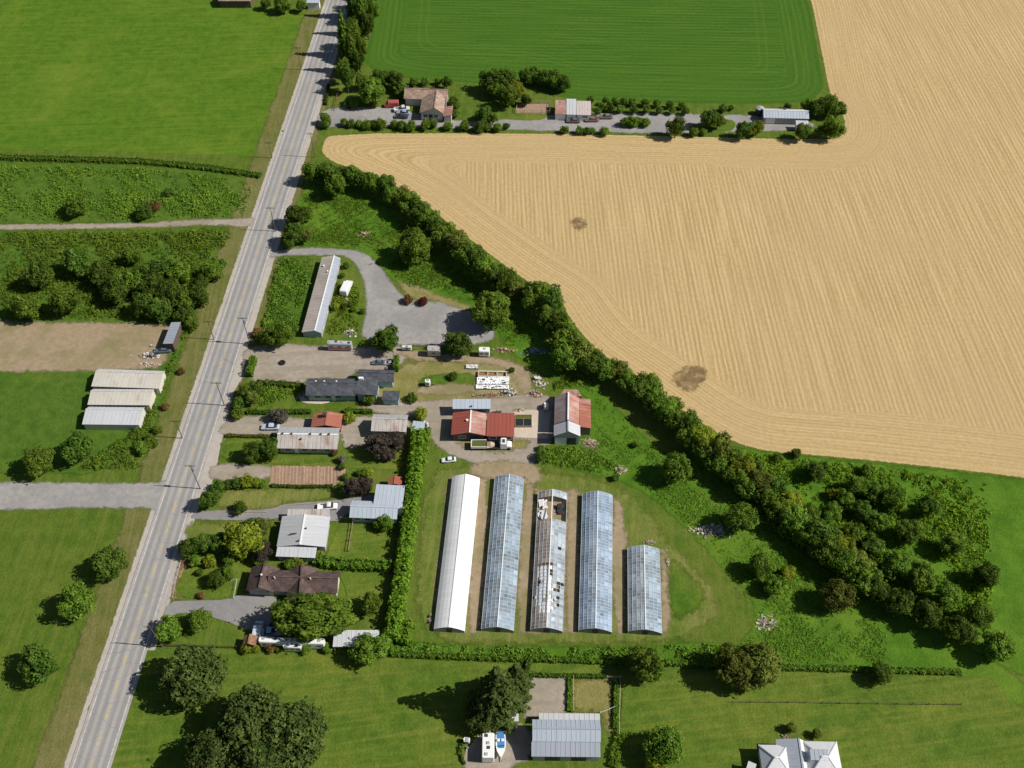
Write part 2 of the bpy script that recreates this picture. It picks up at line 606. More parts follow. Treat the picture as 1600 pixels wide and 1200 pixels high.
# road frame: straight, along the lots
R0, R1 = G(223, 947), G(453, 237)
RD = (R1 - R0).normalized()
RN = Vector((RD.y, -RD.x, 0))          # to the right of travel


def RP(t, s, z=0):
    p = R0 + RD * t + RN * s
    return Vector((p.x, p.y, z))


def road_t(x, y):
    return (G(x, y) - R0).dot(RD)


T0, T1 = -160.0, 700.0


def strip(name, s0, s1, mat, t0=T0, t1=T1):
    return sheet(name, None, mat, world=[tuple(RP(t0, s0)[:2]), tuple(RP(t0, s1)[:2]), tuple(RP(t1, s1)[:2]), tuple(RP(t1, s0)[:2])], smooth=0, cell=1.2)


# fields
sheet('pasture', [(-260, 226), (218, 238), (330, 242), (410, 247), (428, 203), (463, 112), (493, 16), (460, 18), (400, 13), (345, 4), (200, -14), (-260, -40)], m_pasture, 2)
sheet('weed_bed', [(-260, 246), (218, 257), (320, 266), (404, 280), (386, 342), (300, 346), (218, 347), (-260, 352)], m_weed, 2)
sheet('green_crop_field', [(566, 108), (578, 60), (592, -60), (650, -260), (1170, -260), (1262, -5), (1277, 80), (1290, 157), (1200, 163), (1050, 160), (930, 158),
                           (860, 150), (820, 134), (720, 128), (640, 124)], m_crop, 2, cell=1.6, blur=9)
sheet('stubble_field', [(505, 222), (516, 209), (800, 208), (1050, 213), (1300, 219), (1319, 212), (1321, 182), (1299, 158), (1284, 80), (1267, -5), (1200, -260),
                        (1900, -260), (1900, 790), (1600, 745), (1380, 721), (1290, 712), (1200, 706), (1150, 692), (1100, 664), (1060, 636), (1020, 606), (960, 566), (925, 540),
                        (890, 497), (880, 474), (855, 457), (820, 437), (760, 393), (700, 348), (650, 307), (600, 282), (555, 264), (520, 253), (503, 240)], m_wheat, 2, cell=1.5, blur=10)
sheet('meadow', [(462, 300), (500, 286), (560, 300), (640, 340), (720, 410), (800, 480), (860, 540), (930, 600), (1010, 690), (1120, 770), (1230, 850), (1390, 950), (1600, 1050),
                 (1600, 1120), (1380, 1045), (1210, 1042), (1150, 1015), (1180, 975), (1175, 930), (1120, 880), (1050, 800), (980, 752), (900, 735), (850, 725), (845, 700), (900, 695),
                 (925, 660), (920, 620), (870, 600), (835, 575), (790, 545), (772, 505), (700, 466), (640, 455), (600, 425), (572, 393), (500, 383), (448, 384)], m_meadow, 2, cell=1.2)
sheet('bush_land', [(1150, 700), (1290, 716), (1380, 726), (1600, 748), (1900, 800), (1900, 1200), (1600, 1060), (1390, 945), (1230, 845), (1120, 765), (1060, 690)], m_meadow, 2, cell=1.6)
sheet('weed_plot', [(433, 400), (497, 402), (468, 521), (440, 530), (402, 524)], m_weed)
sheet('overgrown_ground', [(-260, 362), (218, 360), (330, 353), (372, 358), (350, 405), (318, 470), (296, 520), (262, 600), (222, 740), (-100, 740), (-260, 600)], m_weed, 2, cell=1.2)
sheet('weed_strip', [(606, 1004), (700, 1006), (830, 1010), (990, 1010), (1100, 1004), (1160, 1010), (1230, 1040), (1100, 1036), (990, 1034), (830, 1028), (700, 1026), (606, 1020)], m_meadow)
# verges and shoulders
strip('verge', -10.5, -4.0, m_verge)
strip('verge', 4.0, 7.0, m_verge, 38, 220)
strip('road_shoulder', -5.0, -3.2, m_shoulder)
strip('road_shoulder', 3.2, 5.3, m_shoulder)
sheet('road_shoulder', [(372, 540), (402, 548), (388, 575), (362, 618), (354, 655), (340, 722), (331, 757), (303, 800), (288, 850), (264, 925), (254, 968), (238, 1004), (222, 1050), (190, 1050), (250, 870), (300, 735)], m_shoulder, smooth=0)
# yards
sheet('farm_driveway', [(497, 178), (520, 168), (600, 166), (660, 180), (720, 190), (800, 187), (860, 179), (950, 176), (1040, 178), (1190, 180), (1200, 190), (1275, 190), (1268, 202), (1160, 206),
                        (1030, 209), (800, 203), (640, 198), (530, 197), (493, 202)], m_gravel)
sheet('farm_grass_island', [(800, 177), (850, 178), (857, 183), (840, 189), (790, 187)], m_lawn)
sheet('farm_grass_island', [(1075, 196), (1110, 190), (1140, 185), (1152, 195), (1140, 207), (1080, 209)], m_lawn)
sheet('horse_pen_soil', [(810, 163), (858, 162), (856, 178), (806, 177)], m_soil, smooth=0)
sheet('farm_lane', [(-260, 352), (218, 350), (300, 343), (360, 343), (404, 339), (398, 356), (330, 350), (218, 357), (-260, 360)], m_tan)
sheet('gravel_track', [(412, 404), (428, 392), (470, 387), (530, 389), (565, 393), (592, 412), (612, 445), (640, 470), (700, 470), (745, 488), (772, 512), (772, 538), (625, 541), (563, 530),
                       (570, 500), (574, 470), (567, 430), (552, 406), (530, 398), (440, 399)], m_gravel)
sheet('dirt_bank', [(618, 440), (640, 442), (690, 462), (740, 480), (772, 508), (745, 492), (700, 472), (640, 470)], m_yard_dry)
sheet('parking_lot', [(378, 552), (395, 541), (440, 537), (545, 544), (625, 542), (640, 556), (615, 578), (556, 579), (548, 592), (478, 592), (474, 602), (400, 596), (388, 588), (380, 575)], m_tan, smooth=0)
sheet('side_yard', [(560, 632), (600, 600), (622, 570), (700, 562), (800, 570), (830, 600), (835, 625), (700, 630), (660, 650), (560, 645)], m_yard_dry)
sheet('side_yard_grass', [(655, 588), (690, 586), (745, 582), (745, 605), (700, 600), (682, 610), (655, 610)], m_lawn_soft)
sheet('dirt_track', [(620, 550), (640, 546), (700, 554), (760, 556), (812, 567), (830, 588), (836, 620), (822, 622), (808, 596), (790, 574), (745, 567), (690, 566), (640, 562)], m_dirt)
sheet('farm_yard', [(560, 634), (640, 628), (700, 624), (770, 622), (822, 616), (846, 616), (870, 624), (866, 690), (842, 700), (838, 728), (790, 742), (768, 738), (735, 722), (692, 704), (672, 686),
                    (668, 655), (600, 648)], m_tan)
sheet('yard_grass', [(706, 690), (800, 690), (830, 690), (800, 705), (740, 703)], m_yard_dry)
sheet('concrete_pad', [(803, 640), (862, 641), (856, 686), (803, 683)], m_conc, smooth=0)
sheet('dug_bed', [(683, 600), (746, 602), (742, 615), (650, 618), (650, 606)], m_dirt)
sheet('left_yard', [(-100, 500), (218, 506), (276, 504), (268, 545), (262, 562), (240, 580), (-100, 580)], m_dirt)
sheet('front_driveway', [(342, 672), (356, 656), (372, 650), (440, 652), (490, 655), (585, 650), (640, 652), (640, 670), (585, 690), (540, 706), (530, 672), (436, 672), (428, 682), (348, 681)], m_tan)
sheet('front_lawn', [(345, 684), (430, 684), (432, 706), (550, 706), (620, 696), (650, 690), (640, 735), (560, 732), (440, 726), (343, 720)], m_lawn)
sheet('gravel_drive', [(326, 732), (345, 725), (430, 727), (424, 749), (330, 752)], m_tan)
sheet('tilled_bed', [(424, 728), (539, 729), (540, 740), (524, 759), (420, 757)], m_soil, smooth=0, cell=.5)
sheet('dry_lawn', [(338, 770), (420, 762), (520, 762), (528, 780), (450, 786), (420, 795), (340, 798)], m_lawn_dry)
sheet('asphalt_drive', [(296, 812), (304, 800), (350, 797), (420, 797), (445, 787), (530, 782), (590, 770), (598, 790), (540, 802), (530, 818), (448, 806), (420, 813), (355, 813)], m_drive)
sheet('back_lawn', [(528, 820), (606, 820), (606, 880), (500, 880), (514, 862)], m_lawn)
sheet('garden_lawn', [(292, 818), (350, 815), (380, 818), (350, 840), (290, 845)], m_lawn_dry)
sheet('garden_bed', [(284, 868), (296, 866), (286, 930), (268, 935)], m_mulch)
sheet('brown_house_lawn', [(296, 876), (390, 880), (375, 905), (365, 936), (300, 936), (268, 930)], m_lawn)
sheet('rear_lawn', [(525, 893), (598, 895), (598, 960), (545, 960), (540, 915)], m_lawn)
sheet('house_driveway', [(252, 975), (262, 940), (300, 939), (362, 937), (372, 928), (440, 930), (450, 985), (410, 990), (385, 983), (345, 968), (300, 957), (270, 960)], m_drive)
sheet('side_road', [(-200, 750), (218, 757), (262, 752), (274, 740), (256, 800), (240, 796), (218, 792), (-200, 800)], m_gravel)
# greenhouse ground
sheet('greenhouse_ground', [(668, 735), (740, 726), (840, 738), (900, 742), (985, 765), (1045, 850), (1100, 900), (1130, 950), (1090, 985), (1040, 1004), (830, 1006), (660, 1002), (650, 900)], m_lawn_dry, 2)
for q in ([(744, 748), (766, 748), (752, 992), (728, 992)], [(818, 750), (838, 762), (828, 990), (806, 990)], [(884, 766), (906, 766), (904, 990), (882, 990)],
          [(956, 772), (978, 800), (980, 992), (957, 992)], [(1030, 850), (1046, 868), (1046, 985), (1034, 994)], [(700, 745), (712, 742), (690, 950), (672, 992)],
          [(730, 722), (840, 722), (850, 760), (740, 745)]):
    sheet('bare_soil_strip', q, m_dirt)
sheet('greenhouse_floor', [(838, 766), (888, 768), (883, 990), (826, 990)], m_dirt, smooth=0)
sheet('mown_grass', [(1042, 870), (1075, 892), (1105, 935), (1080, 960), (1050, 968)], m_lawn_soft, 3)
# south lots
sheet('gravel_lot', [(822, 1057), (886, 1058), (884, 1113), (818, 1122)], m_tan, smooth=0)
sheet('garden_plot', [(896, 1060), (957, 1062), (955, 1145), (940, 1140), (940, 1112), (896, 1112)], m_yard_dry, smooth=0)
sheet('side_lawn', [(828, 1033), (948, 1035), (946, 1056), (828, 1054)], m_lawn)
sheet('caravan_yard', [(722, 1155), (760, 1130), (830, 1130), (832, 1186), (800, 1192), (790, 1230), (735, 1230), (722, 1185)], m_tan)
sheet('south_lawn', [(150, 1020), (330, 1012), (606, 1028), (700, 1032), (800, 1038), (820, 1060), (815, 1110), (740, 1150), (718, 1200), (715, 1400), (100, 1400)], m_lawn, 2, cell=1.5)
sheet('south_lawn', [(975, 1050), (1100, 1044), (1210, 1050), (1380, 1052), (1600, 1060), (1700, 1400), (950, 1400), (948, 1200), (968, 1150)], m_lawn, 2, cell=1.5)
sheet('manure_patch', [(895, 343), (912, 340), (916, 352), (905, 362), (896, 356)], m_mulch, 3)
sheet('manure_patch', [(1048, 590), (1062, 578), (1080, 571), (1104, 575), (1098, 595), (1085, 612), (1060, 608)], m_mulch, 3)
sheet('bare_patch', [(468, 618), (505, 612), (520, 622), (512, 632), (470, 630)], m_conc)
sheet('bare_patch', [(905, 690), (930, 690), (935, 706), (912, 705)], m_dirt)

# the road itself
rz = .004 * (ZK[0] + 1)
rb = MB()
nseg = 60
for i in range(nseg):
    a, b = T0 + (T1 - T0) * i / nseg, T0 + (T1 - T0) * (i + 1) / nseg
    rb.poly([RP(a, -3.85, rz), RP(a, 3.85, rz), RP(b, 3.85, rz), RP(b, -3.85, rz)], [(-3.85, a), (3.85, a), (3.85, b), (-3.85, b)])
road = rb.build('road', m_road)
road['kind'] = 'structure'
for sgn in (-1, 1):
    lb = MB()
    for i in range(nseg):
        a, b = T0 + (T1 - T0) * i / nseg, T0 + (T1 - T0) * (i + 1) / nseg
        s0 = 3.22 * sgn
        lb.poly([RP(a, s0 - .07, rz + .004), RP(a, s0 + .07, rz + .004), RP(b, s0 + .07, rz + .004), RP(b, s0 - .07, rz + .004)])
    lb.build('edge_line', m_white_line, road)
db = MB()
db.poly([(-.09, 0, 0), (.09, 0, 0), (.09, 2.6, 0), (-.09, 2.6, 0)])
dme = db.mesh('centre_dash')
ang = math.atan2(RD.y, RD.x) - math.pi / 2
for i in range(62):
    t = -34 + i * 5.15
    o = link('centre_dash', dme, m_yellow_line, road, RP(t, 0, rz + .004))
    o.rotation_euler.z = ang


# ------------------------------------------------------------------ trees and shrubs
def fib(n):
    i = np.arange(n) + .5
    ph = np.arccos(1 - 2 * i / n)
    th = math.pi * (1 + 5 ** .5) * i
    return np.stack([np.cos(th) * np.sin(ph), np.sin(th) * np.sin(ph), np.cos(ph)], 1)


def leaves_at(rng, P, Nn, size, jitter=.55):
    n = len(P)
    Nn = Nn + rng.normal(0, jitter, (n, 3))
    Nn /= np.linalg.norm(Nn, axis=1)[:, None] + 1e-9
    r = rng.normal(0, 1, (n, 3))
    t = np.cross(Nn, r)
    t /= np.linalg.norm(t, axis=1)[:, None] + 1e-9
    b = np.cross(Nn, t)
    s = size * rng.uniform(.55, 1.3, n)[:, None]
    V = np.stack([P - t * s, P - b * s * .6 + Nn * s * .12, P + t * s, P + b * s * .6 + Nn * s * .12], 1).reshape(-1, 3)
    F = np.arange(4 * n).reshape(-1, 4)
    return V, F


def crown_mesh(name, seed, R, nl, lr, leaf, n, flat=.85, spread=.62):
    rng = np.random.default_rng(seed)
    d = fib(nl)
    d = d[rng.permutation(nl)]
    d += rng.normal(0, .22, (nl, 3))
    d /= np.linalg.norm(d, axis=1)[:, None]
    cpos = d * R * spread * rng.uniform(.75, 1.15, (nl, 1))
    cr = R * lr * rng.uniform(.7, 1.3, nl)
    cpos = np.concatenate([cpos, [[0, 0, 0]]])
    cr = np.concatenate([cr, [R * spread * .84]])
    tl = rng.uniform(.1, .75, nl + 1)
    w = cr ** 2
    pick = rng.choice(nl + 1, n * 3, p=w / w.sum())
    dr = rng.normal(0, 1, (n * 3, 3))
    dr /= np.linalg.norm(dr, axis=1)[:, None]
    rad = rng.uniform(.84, 1.10, n * 3) + (rng.random(n * 3) < .06) * rng.uniform(.05, .3, n * 3)
    P = cpos[pick] + dr * (cr[pick] * rad)[:, None]
    dist = np.linalg.norm(P[:, None, :] - cpos[None], axis=2) / cr[None]
    dist[np.arange(len(P)), pick] = 9
    keep = dist.min(1) > .86
    keep &= P[:, 2] > -R * .75
    P, dr, pick = P[keep][:n], dr[keep][:n], pick[keep][:n]
    # leaf clumps: small domes, each with its own tone
    K = max(24, len(P) // 24)
    Cc = P[rng.choice(len(P), K, replace=False)]
    own = np.concatenate([np.argmin(((P[s:s + 600, None, :] - Cc[None]) ** 2).sum(2), 1) for s in range(0, len(P), 600)])
    rel = P - Cc[own]
    rd = np.linalg.norm(rel, axis=1)
    rc = np.median(rd) * 1.5
    dome = np.sqrt(np.clip(1 - (rd / (1.5 * rc)) ** 2, 0, 1))
    cv = rng.uniform(0, 1, K)[own]
    P = P + dr * (dome * rc * (.10 + .95 * cv))[:, None]
    dr = dr / np.linalg.norm(dr, axis=1)[:, None] + rel / rc * .75
    cl_t = (cv - .5) * .55
    # sprays that stick out of the outline
    ns = max(8, n // 400) if name == 'round_crown' else max(14, n // 110)
    si = rng.choice(len(P), ns)
    ln = R * rng.uniform(.10, .26, ns)
    m = 9
    tt = np.tile(np.linspace(.15, 1, m), ns)
    ii = np.repeat(si, m)
    SPR = P[ii] + dr[ii] * (tt * np.repeat(ln, m))[:, None] + rng.normal(0, 1, (ns * m, 3)) * leaf * .45
    cl_t = np.concatenate([cl_t, cl_t[ii]])
    P, dr, pick = np.concatenate([P, SPR]), np.concatenate([dr, dr[ii]]), np.concatenate([pick, pick[ii]])
    dr[:, 2] += .25
    V, F = leaves_at(rng, P, dr, leaf, .42)
    tint = np.clip(tl[pick] * .7 + .15 + cl_t + rng.normal(0, .14, len(P)), 0, 1)
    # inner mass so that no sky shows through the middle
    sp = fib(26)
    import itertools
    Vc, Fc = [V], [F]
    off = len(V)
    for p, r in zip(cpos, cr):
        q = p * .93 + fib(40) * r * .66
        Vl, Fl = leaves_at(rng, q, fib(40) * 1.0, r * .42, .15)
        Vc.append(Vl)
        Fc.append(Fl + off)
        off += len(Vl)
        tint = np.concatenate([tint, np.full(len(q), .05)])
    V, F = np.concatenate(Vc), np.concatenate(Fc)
    hr_ = np.hypot(V[:, 0], V[:, 1])
    V *= R / np.percentile(hr_, 97)
    V[:, 2] *= flat
    return np_mesh(name, V, F, tint)


def trunk_mesh(name, seed, hgt, r, R):
    rng = random.Random(seed)
    m = MB()
    m.tube((0, 0, -.1), (rng.uniform(-.1, .1), rng.uniform(-.1, .1), hgt), r, r * .6)
    for i in range(5):
        a = i * 1.257 + rng.uniform(-.3, .3)
        z0 = hgt * rng.uniform(.6, .95)
        m.tube((0, 0, z0), (math.cos(a) * R * .5, math.sin(a) * R * .5, hgt + R * rng.uniform(.1, .4)), r * .5, r * .15, 6)
    return m.mesh(name)


# shape families: template radius, crown meshes, height of the crown centre in radii
FAM = {}


def family(key, R, nv, nl, lr, leaf, n, flat, k, spread=.62):
    FAM[key] = dict(R=R, k=k, crowns=[crown_mesh('round_crown' if key == 'round' else 'crown', hash_seed(key) + i, R, nl, lr, leaf, n, flat, spread) for i in range(nv)],
                    trunk=trunk_mesh('trunk', hash_seed(key), k * R * .75, R * .075, R))


def hash_seed(s):
    return sum(ord(ch) * 31 ** i for i, ch in enumerate(s)) % 9973


family('big', 5.5, 3, 34, .25, .36, 9500, .92, 1.25, .86)
family('mid', 3.0, 6, 17, .30, .25, 4200, .95, 1.35, .86)
family('round', 3.2, 2, 70, .19, .20, 5200, .92, 1.2, .84)
family('small', 1.3, 4, 12, .36, .16, 1500, .9, 1.0, .66)
family('cedar', 6.0, 3, 100, .17, .36, 11000, .95, 1.25, .84)
family('low', 1.3, 3, 16, .40, .19, 900, .7, .55, .66)


def fir_mesh(name, seed, R, H, n):
    """tall conifer: whorls of drooping branches tapering to a leader"""
    rng = np.random.default_rng(seed)
    Ps, Ns, T = [], [], []
    z = .12 * H
    while z < H * .97:
        f = 1 - (z / H) ** 1.25
        nb = max(4, int(11 * f + 3))
        a0 = rng.uniform(0, 6.28)
        for i in range(nb):
            a = a0 + i * 6.283 / nb + rng.normal(0, .15)
            L = R * f * rng.uniform(.72, 1.15) + .25
            m = int(n * L / R / 26) + 6
            t = rng.uniform(.12, 1, m) ** .8
            w = rng.normal(0, 1, m) * (.11 * L + .12) * (1.15 - t)
            x = t * L
            zz = z + .10 * L * t - .34 * L * t ** 2 + rng.normal(0, .10, m)
            Ps.append(np.stack([np.cos(a) * x - np.sin(a) * w, np.sin(a) * x + np.cos(a) * w, zz], 1))
            Ns.append(np.stack([np.cos(a) * .35 + 0 * x, np.sin(a) * .35 + 0 * x, .9 + 0 * x], 1))
            T.append(np.clip(rng.uniform(.2, .7) + rng.normal(0, .18, m), 0, 1))
        z += H * .042 * rng.uniform(.8, 1.2)
    P, N, T = np.concatenate(Ps), np.concatenate(Ns), np.concatenate(T)
    V, F = leaves_at(rng, P, N, .34, .4)
    return np_mesh(name, V, F, T)


FAM['fir'] = dict(R=5.0, k=0.0, crowns=[fir_mesh('crown', 50 + i, 5.0, 15.0, 900) for i in range(2)], trunk=trunk_mesh('trunk', 5, 12.0, .4, .5))
FAM['spire'] = dict(R=2.4, k=0.0, crowns=[fir_mesh('crown', 60 + i, 2.4, 10.0, 420) for i in range(4)], trunk=trunk_mesh('trunk', 6, 8.0, .22, .3))
TREES = []


def tree(kind, x, y, r, label, group=None, fam=None, k=None, cat=None, name=None, sx=1.0, sz=1.0):
    R = r / S(y)
    if fam is None:
        fam = 'cedar' if kind == 'c' else 'big' if R > 4.2 else 'mid' if R > 1.75 else 'small'
    f = FAM[fam]
    kk = f['k'] if fam in ('fir', 'spire') else (k or f['k'])
    P = G(x, y, kk * R)
    sc = R / f['R']
    crown = RNG.choice(f['crowns'])
    rot = RNG.uniform(0, 6.28)
    bush = fam in ('low',) or R < 1.3
    if fam == 'fir' or fam == 'spire':
        bush = False
    nm = name or ('shrub' if bush else {'c': 'conifer_tree', 'p': 'copper_beech_tree'}.get(kind, 'broadleaf_tree'))
    ct = cat or ('shrub' if bush else 'tree')
    base = Vector((P.x, P.y, 0))
    if bush:
        o = link(nm, crown, LEAF[kind])
        o.location = (P.x, P.y, max(kk * R, .7 * R * .75))
        o.scale = (sc * sx, sc, sc * RNG.uniform(.9, 1.1))
        o.rotation_euler.z = rot if sx == 1 else 0
        tag(o, label, ct, group)
    else:
        o = empty(nm, base, label, ct, group)
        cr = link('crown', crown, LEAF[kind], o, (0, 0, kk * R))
        cr.scale = (sc * sx * RNG.uniform(.94, 1.06), sc * RNG.uniform(.94, 1.06), sc * sz * RNG.uniform(.92, 1.08))
        cr.rotation_euler.z = rot if sx == 1 else 0
        tr = link('trunk', f['trunk'], m_bark, o)
        tr.scale = (sc, sc, sc * (kk / f['k'] if f['k'] else 1))
        tr.rotation_euler.z = rot
    TREES.append((x, y, r, label))
    return o


def hedge(px, width, hgt, label, kind='h', group=None, leaf=.2, dens=16, name='hedge', lump=.28):
    """clipped or shaggy hedge along a line of pixels: leaves over a lumpy ridge"""
    w = [G(x, y) for x, y in px]
    rng = np.random.default_rng(abs(len(px) + int(px[0][0])))
    Ps, Ns, T = [], [], []
    for a, b in zip(w, w[1:]):
        L = (b - a).length
        d = (b - a).normalized()
        s = Vector((d.y, -d.x, 0))
        per = width + 2 * hgt
        n = int(L * per * dens)
        t = rng.uniform(0, L, n)
        ang = rng.uniform(-.15, math.pi + .15, n)
        lum = 1 + lump * (np.sin(t * 1.7 + rng.uniform(0, 6)) * .35 + np.sin(t * 3.9 + ang * 2) * .35 + rng.normal(0, .22, n))
        ca, sa = np.cos(ang), np.sin(ang)
        ex = np.sign(ca) * np.abs(ca) ** .6 * width / 2 * lum
        ez = np.abs(sa) ** .6 * hgt * lum
        P = np.stack([a.x + d.x * t + s.x * ex, a.y + d.y * t + s.y * ex, ez], 1)
        N = np.stack([s.x * ca, s.y * ca, np.abs(sa) + .2], 1)
        Ps.append(P)
        Ns.append(N)
        T.append(np.clip(.35 + .3 * (lum - 1) / max(lump, .01) + rng.normal(0, .2, n), 0, 1))
    P, N, T = np.concatenate(Ps), np.concatenate(Ns), np.concatenate(T)
    V, F = leaves_at(rng, P, N, leaf)
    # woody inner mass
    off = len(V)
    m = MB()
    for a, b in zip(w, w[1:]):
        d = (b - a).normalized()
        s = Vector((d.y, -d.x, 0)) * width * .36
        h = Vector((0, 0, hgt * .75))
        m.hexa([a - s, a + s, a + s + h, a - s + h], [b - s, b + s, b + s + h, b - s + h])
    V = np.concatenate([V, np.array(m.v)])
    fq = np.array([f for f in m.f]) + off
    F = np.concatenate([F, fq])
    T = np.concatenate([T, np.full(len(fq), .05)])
    c0 = np.array([w[0].x, w[0].y, 0])
    o = link(name, np_mesh(name, V - c0, F, T), LEAF[kind])
    o.location = c0
    tag(o, label, 'hedge', group)
    return o


def weeds(name, px, n, size, hgt, kind='w', clump=.0, world=None):
    """ground cover: leafy tufts of uneven height"""
    w = np.array([tuple(G(x, y)[:2]) for x, y in px])
    rng = np.random.default_rng(int(px[0][0] * 7 + px[0][1]) % 99991 + n)
    lo, hi = w.min(0), w.max(0)
    P = rng.uniform(lo, hi, (n * 4, 2))
    sd = seg_dist(P, w)
    P = P[sd > .2 + np.abs(rng.normal(0, 1.3, len(P)))][:n]
    # patchy: taller, denser stands
    ph = rng.uniform(0, 6, 6)
    f = np.sin(P[:, 0] * .31 + ph[0]) + np.sin(P[:, 1] * .37 + ph[1]) + np.sin(P[:, 0] * .9 + P[:, 1] * .7 + ph[2]) * .8 + np.sin(P[:, 0] * 1.7 - P[:, 1] * 1.9 + ph[3]) * .6
    keep = f + rng.normal(0, 1.0, len(P)) > clump
    P, f = P[keep], f[keep]
    per = 7
    hg = hgt * np.clip(.5 + .2 * f + rng.normal(0, .2, len(P)), .15, 1.6)
    Q = np.repeat(P, per, 0)
    H = np.repeat(hg, per)
    z = H * rng.uniform(.1, 1, len(Q))
    off = rng.normal(0, 1, (len(Q), 2)) * size * 1.1
    p3 = np.concatenate([Q + off, z[:, None]], 1)
    N = np.concatenate([off / size * .6, np.full((len(Q), 1), .9)], 1)
    V, F = leaves_at(rng, p3, N, size, .4)
    V[:, 2] = np.maximum(V[:, 2], .02)
    T = np.clip(np.repeat(.42 + .12 * f + rng.normal(0, .18, len(P)), per) + rng.normal(0, .12, len(Q)), 0, 1)
    o = link(name, np_mesh(name, V, F, T), LEAF[kind])
    o['kind'] = 'stuff'
    return o


# ------------------------------------------------------------------ buildings
class Fr:
    """a rectangle in the place, from four roof corners (TL, TR, BR, BL) seen at height z"""

    def __init__(self, q, z, axis='x'):
        TL, TR, BR, BL = [G(x, y, z) for x, y in q]
        self.c = (TL + TR + BR + BL) / 4
        u = ((TR - TL) + (BR - BL)) / 2
        self.L = u.length
        u.normalize()
        u.z = 0
        lv = ((TL - BL) + (TR - BR)) / 2
        if lv.length > self.L * 1.15:
            lv.normalize()
            u = Vector((lv.y, -lv.x, 0))
            self.L = ((TR - TL).dot(u) + (BR - BL).dot(u)) / 2
        v = Vector((-u.y, u.x, 0))
        self.D = ((TL - BL).dot(v) + (TR - BR).dot(v)) / 2
        self.c.z = 0
        self.u, self.v = u, v
        if axis == 'x':
            self.e1, self.e2, self.A, self.B = u, v, self.L / 2, self.D / 2
        else:
            self.e1, self.e2, self.A, self.B = v, u, self.D / 2, self.L / 2

    def p(self, a, b, z):
        q = self.c + self.e1 * a + self.e2 * b
        return Vector((q.x, q.y, z))


def slab(m, pts, uvs, th=.09):
    m.poly(pts, uvs)
    lo = [(p[0], p[1], p[2] - th) for p in pts]
    m.poly(lo[::-1])
    n = len(pts)
    for i in range(n):
        j = (i + 1) % n
        m.poly([lo[i], lo[j], pts[j], pts[i]])


def window(root, p, e, nrm, w, h):
    o = root.location
    m = MB()
    p, e, nrm = Vector(p), Vector(e), Vector(nrm)
    up = Vector((0, 0, 1))
    q = p + nrm * .03
    for s in (-1, 1):
        m.bar(q + e * s * w / 2, q + e * s * w / 2 + up * h, .09)
        m.bar(q - e * w / 2 + up * (h if s > 0 else 0), q + e * w / 2 + up * (h if s > 0 else 0), .09)
    f = m.build('window', m_white, root, o)
    g2 = MB()
    g2.poly([p + nrm * .012 - e * w / 2, p + nrm * .012 + e * w / 2, p + nrm * .012 + e * w / 2 + up * h, p + nrm * .012 - e * w / 2 + up * h])
    g2.build('pane', m_pane, f, o)


def door(root, p, e, nrm, w, h, mat=None):
    m = MB()
    p, e, nrm = Vector(p), Vector(e), Vector(nrm)
    up = Vector((0, 0, 1))
    a = p - e * w / 2 + nrm * .03
    b = p + e * w / 2 + nrm * .03
    m.hexa([a - nrm * .06, b - nrm * .06, b - nrm * .06 + up * h, a - nrm * .06 + up * h], [a, b, b + up * h, a + up * h])
    d = m.build('door', mat or m_darkwall, root, root.location)
    k = MB()
    k.box(p + e * w * .38 + nrm * .06 + up * h * .48, .08, .08, .12)
    k.build('handle', m_metal, d, root.location)


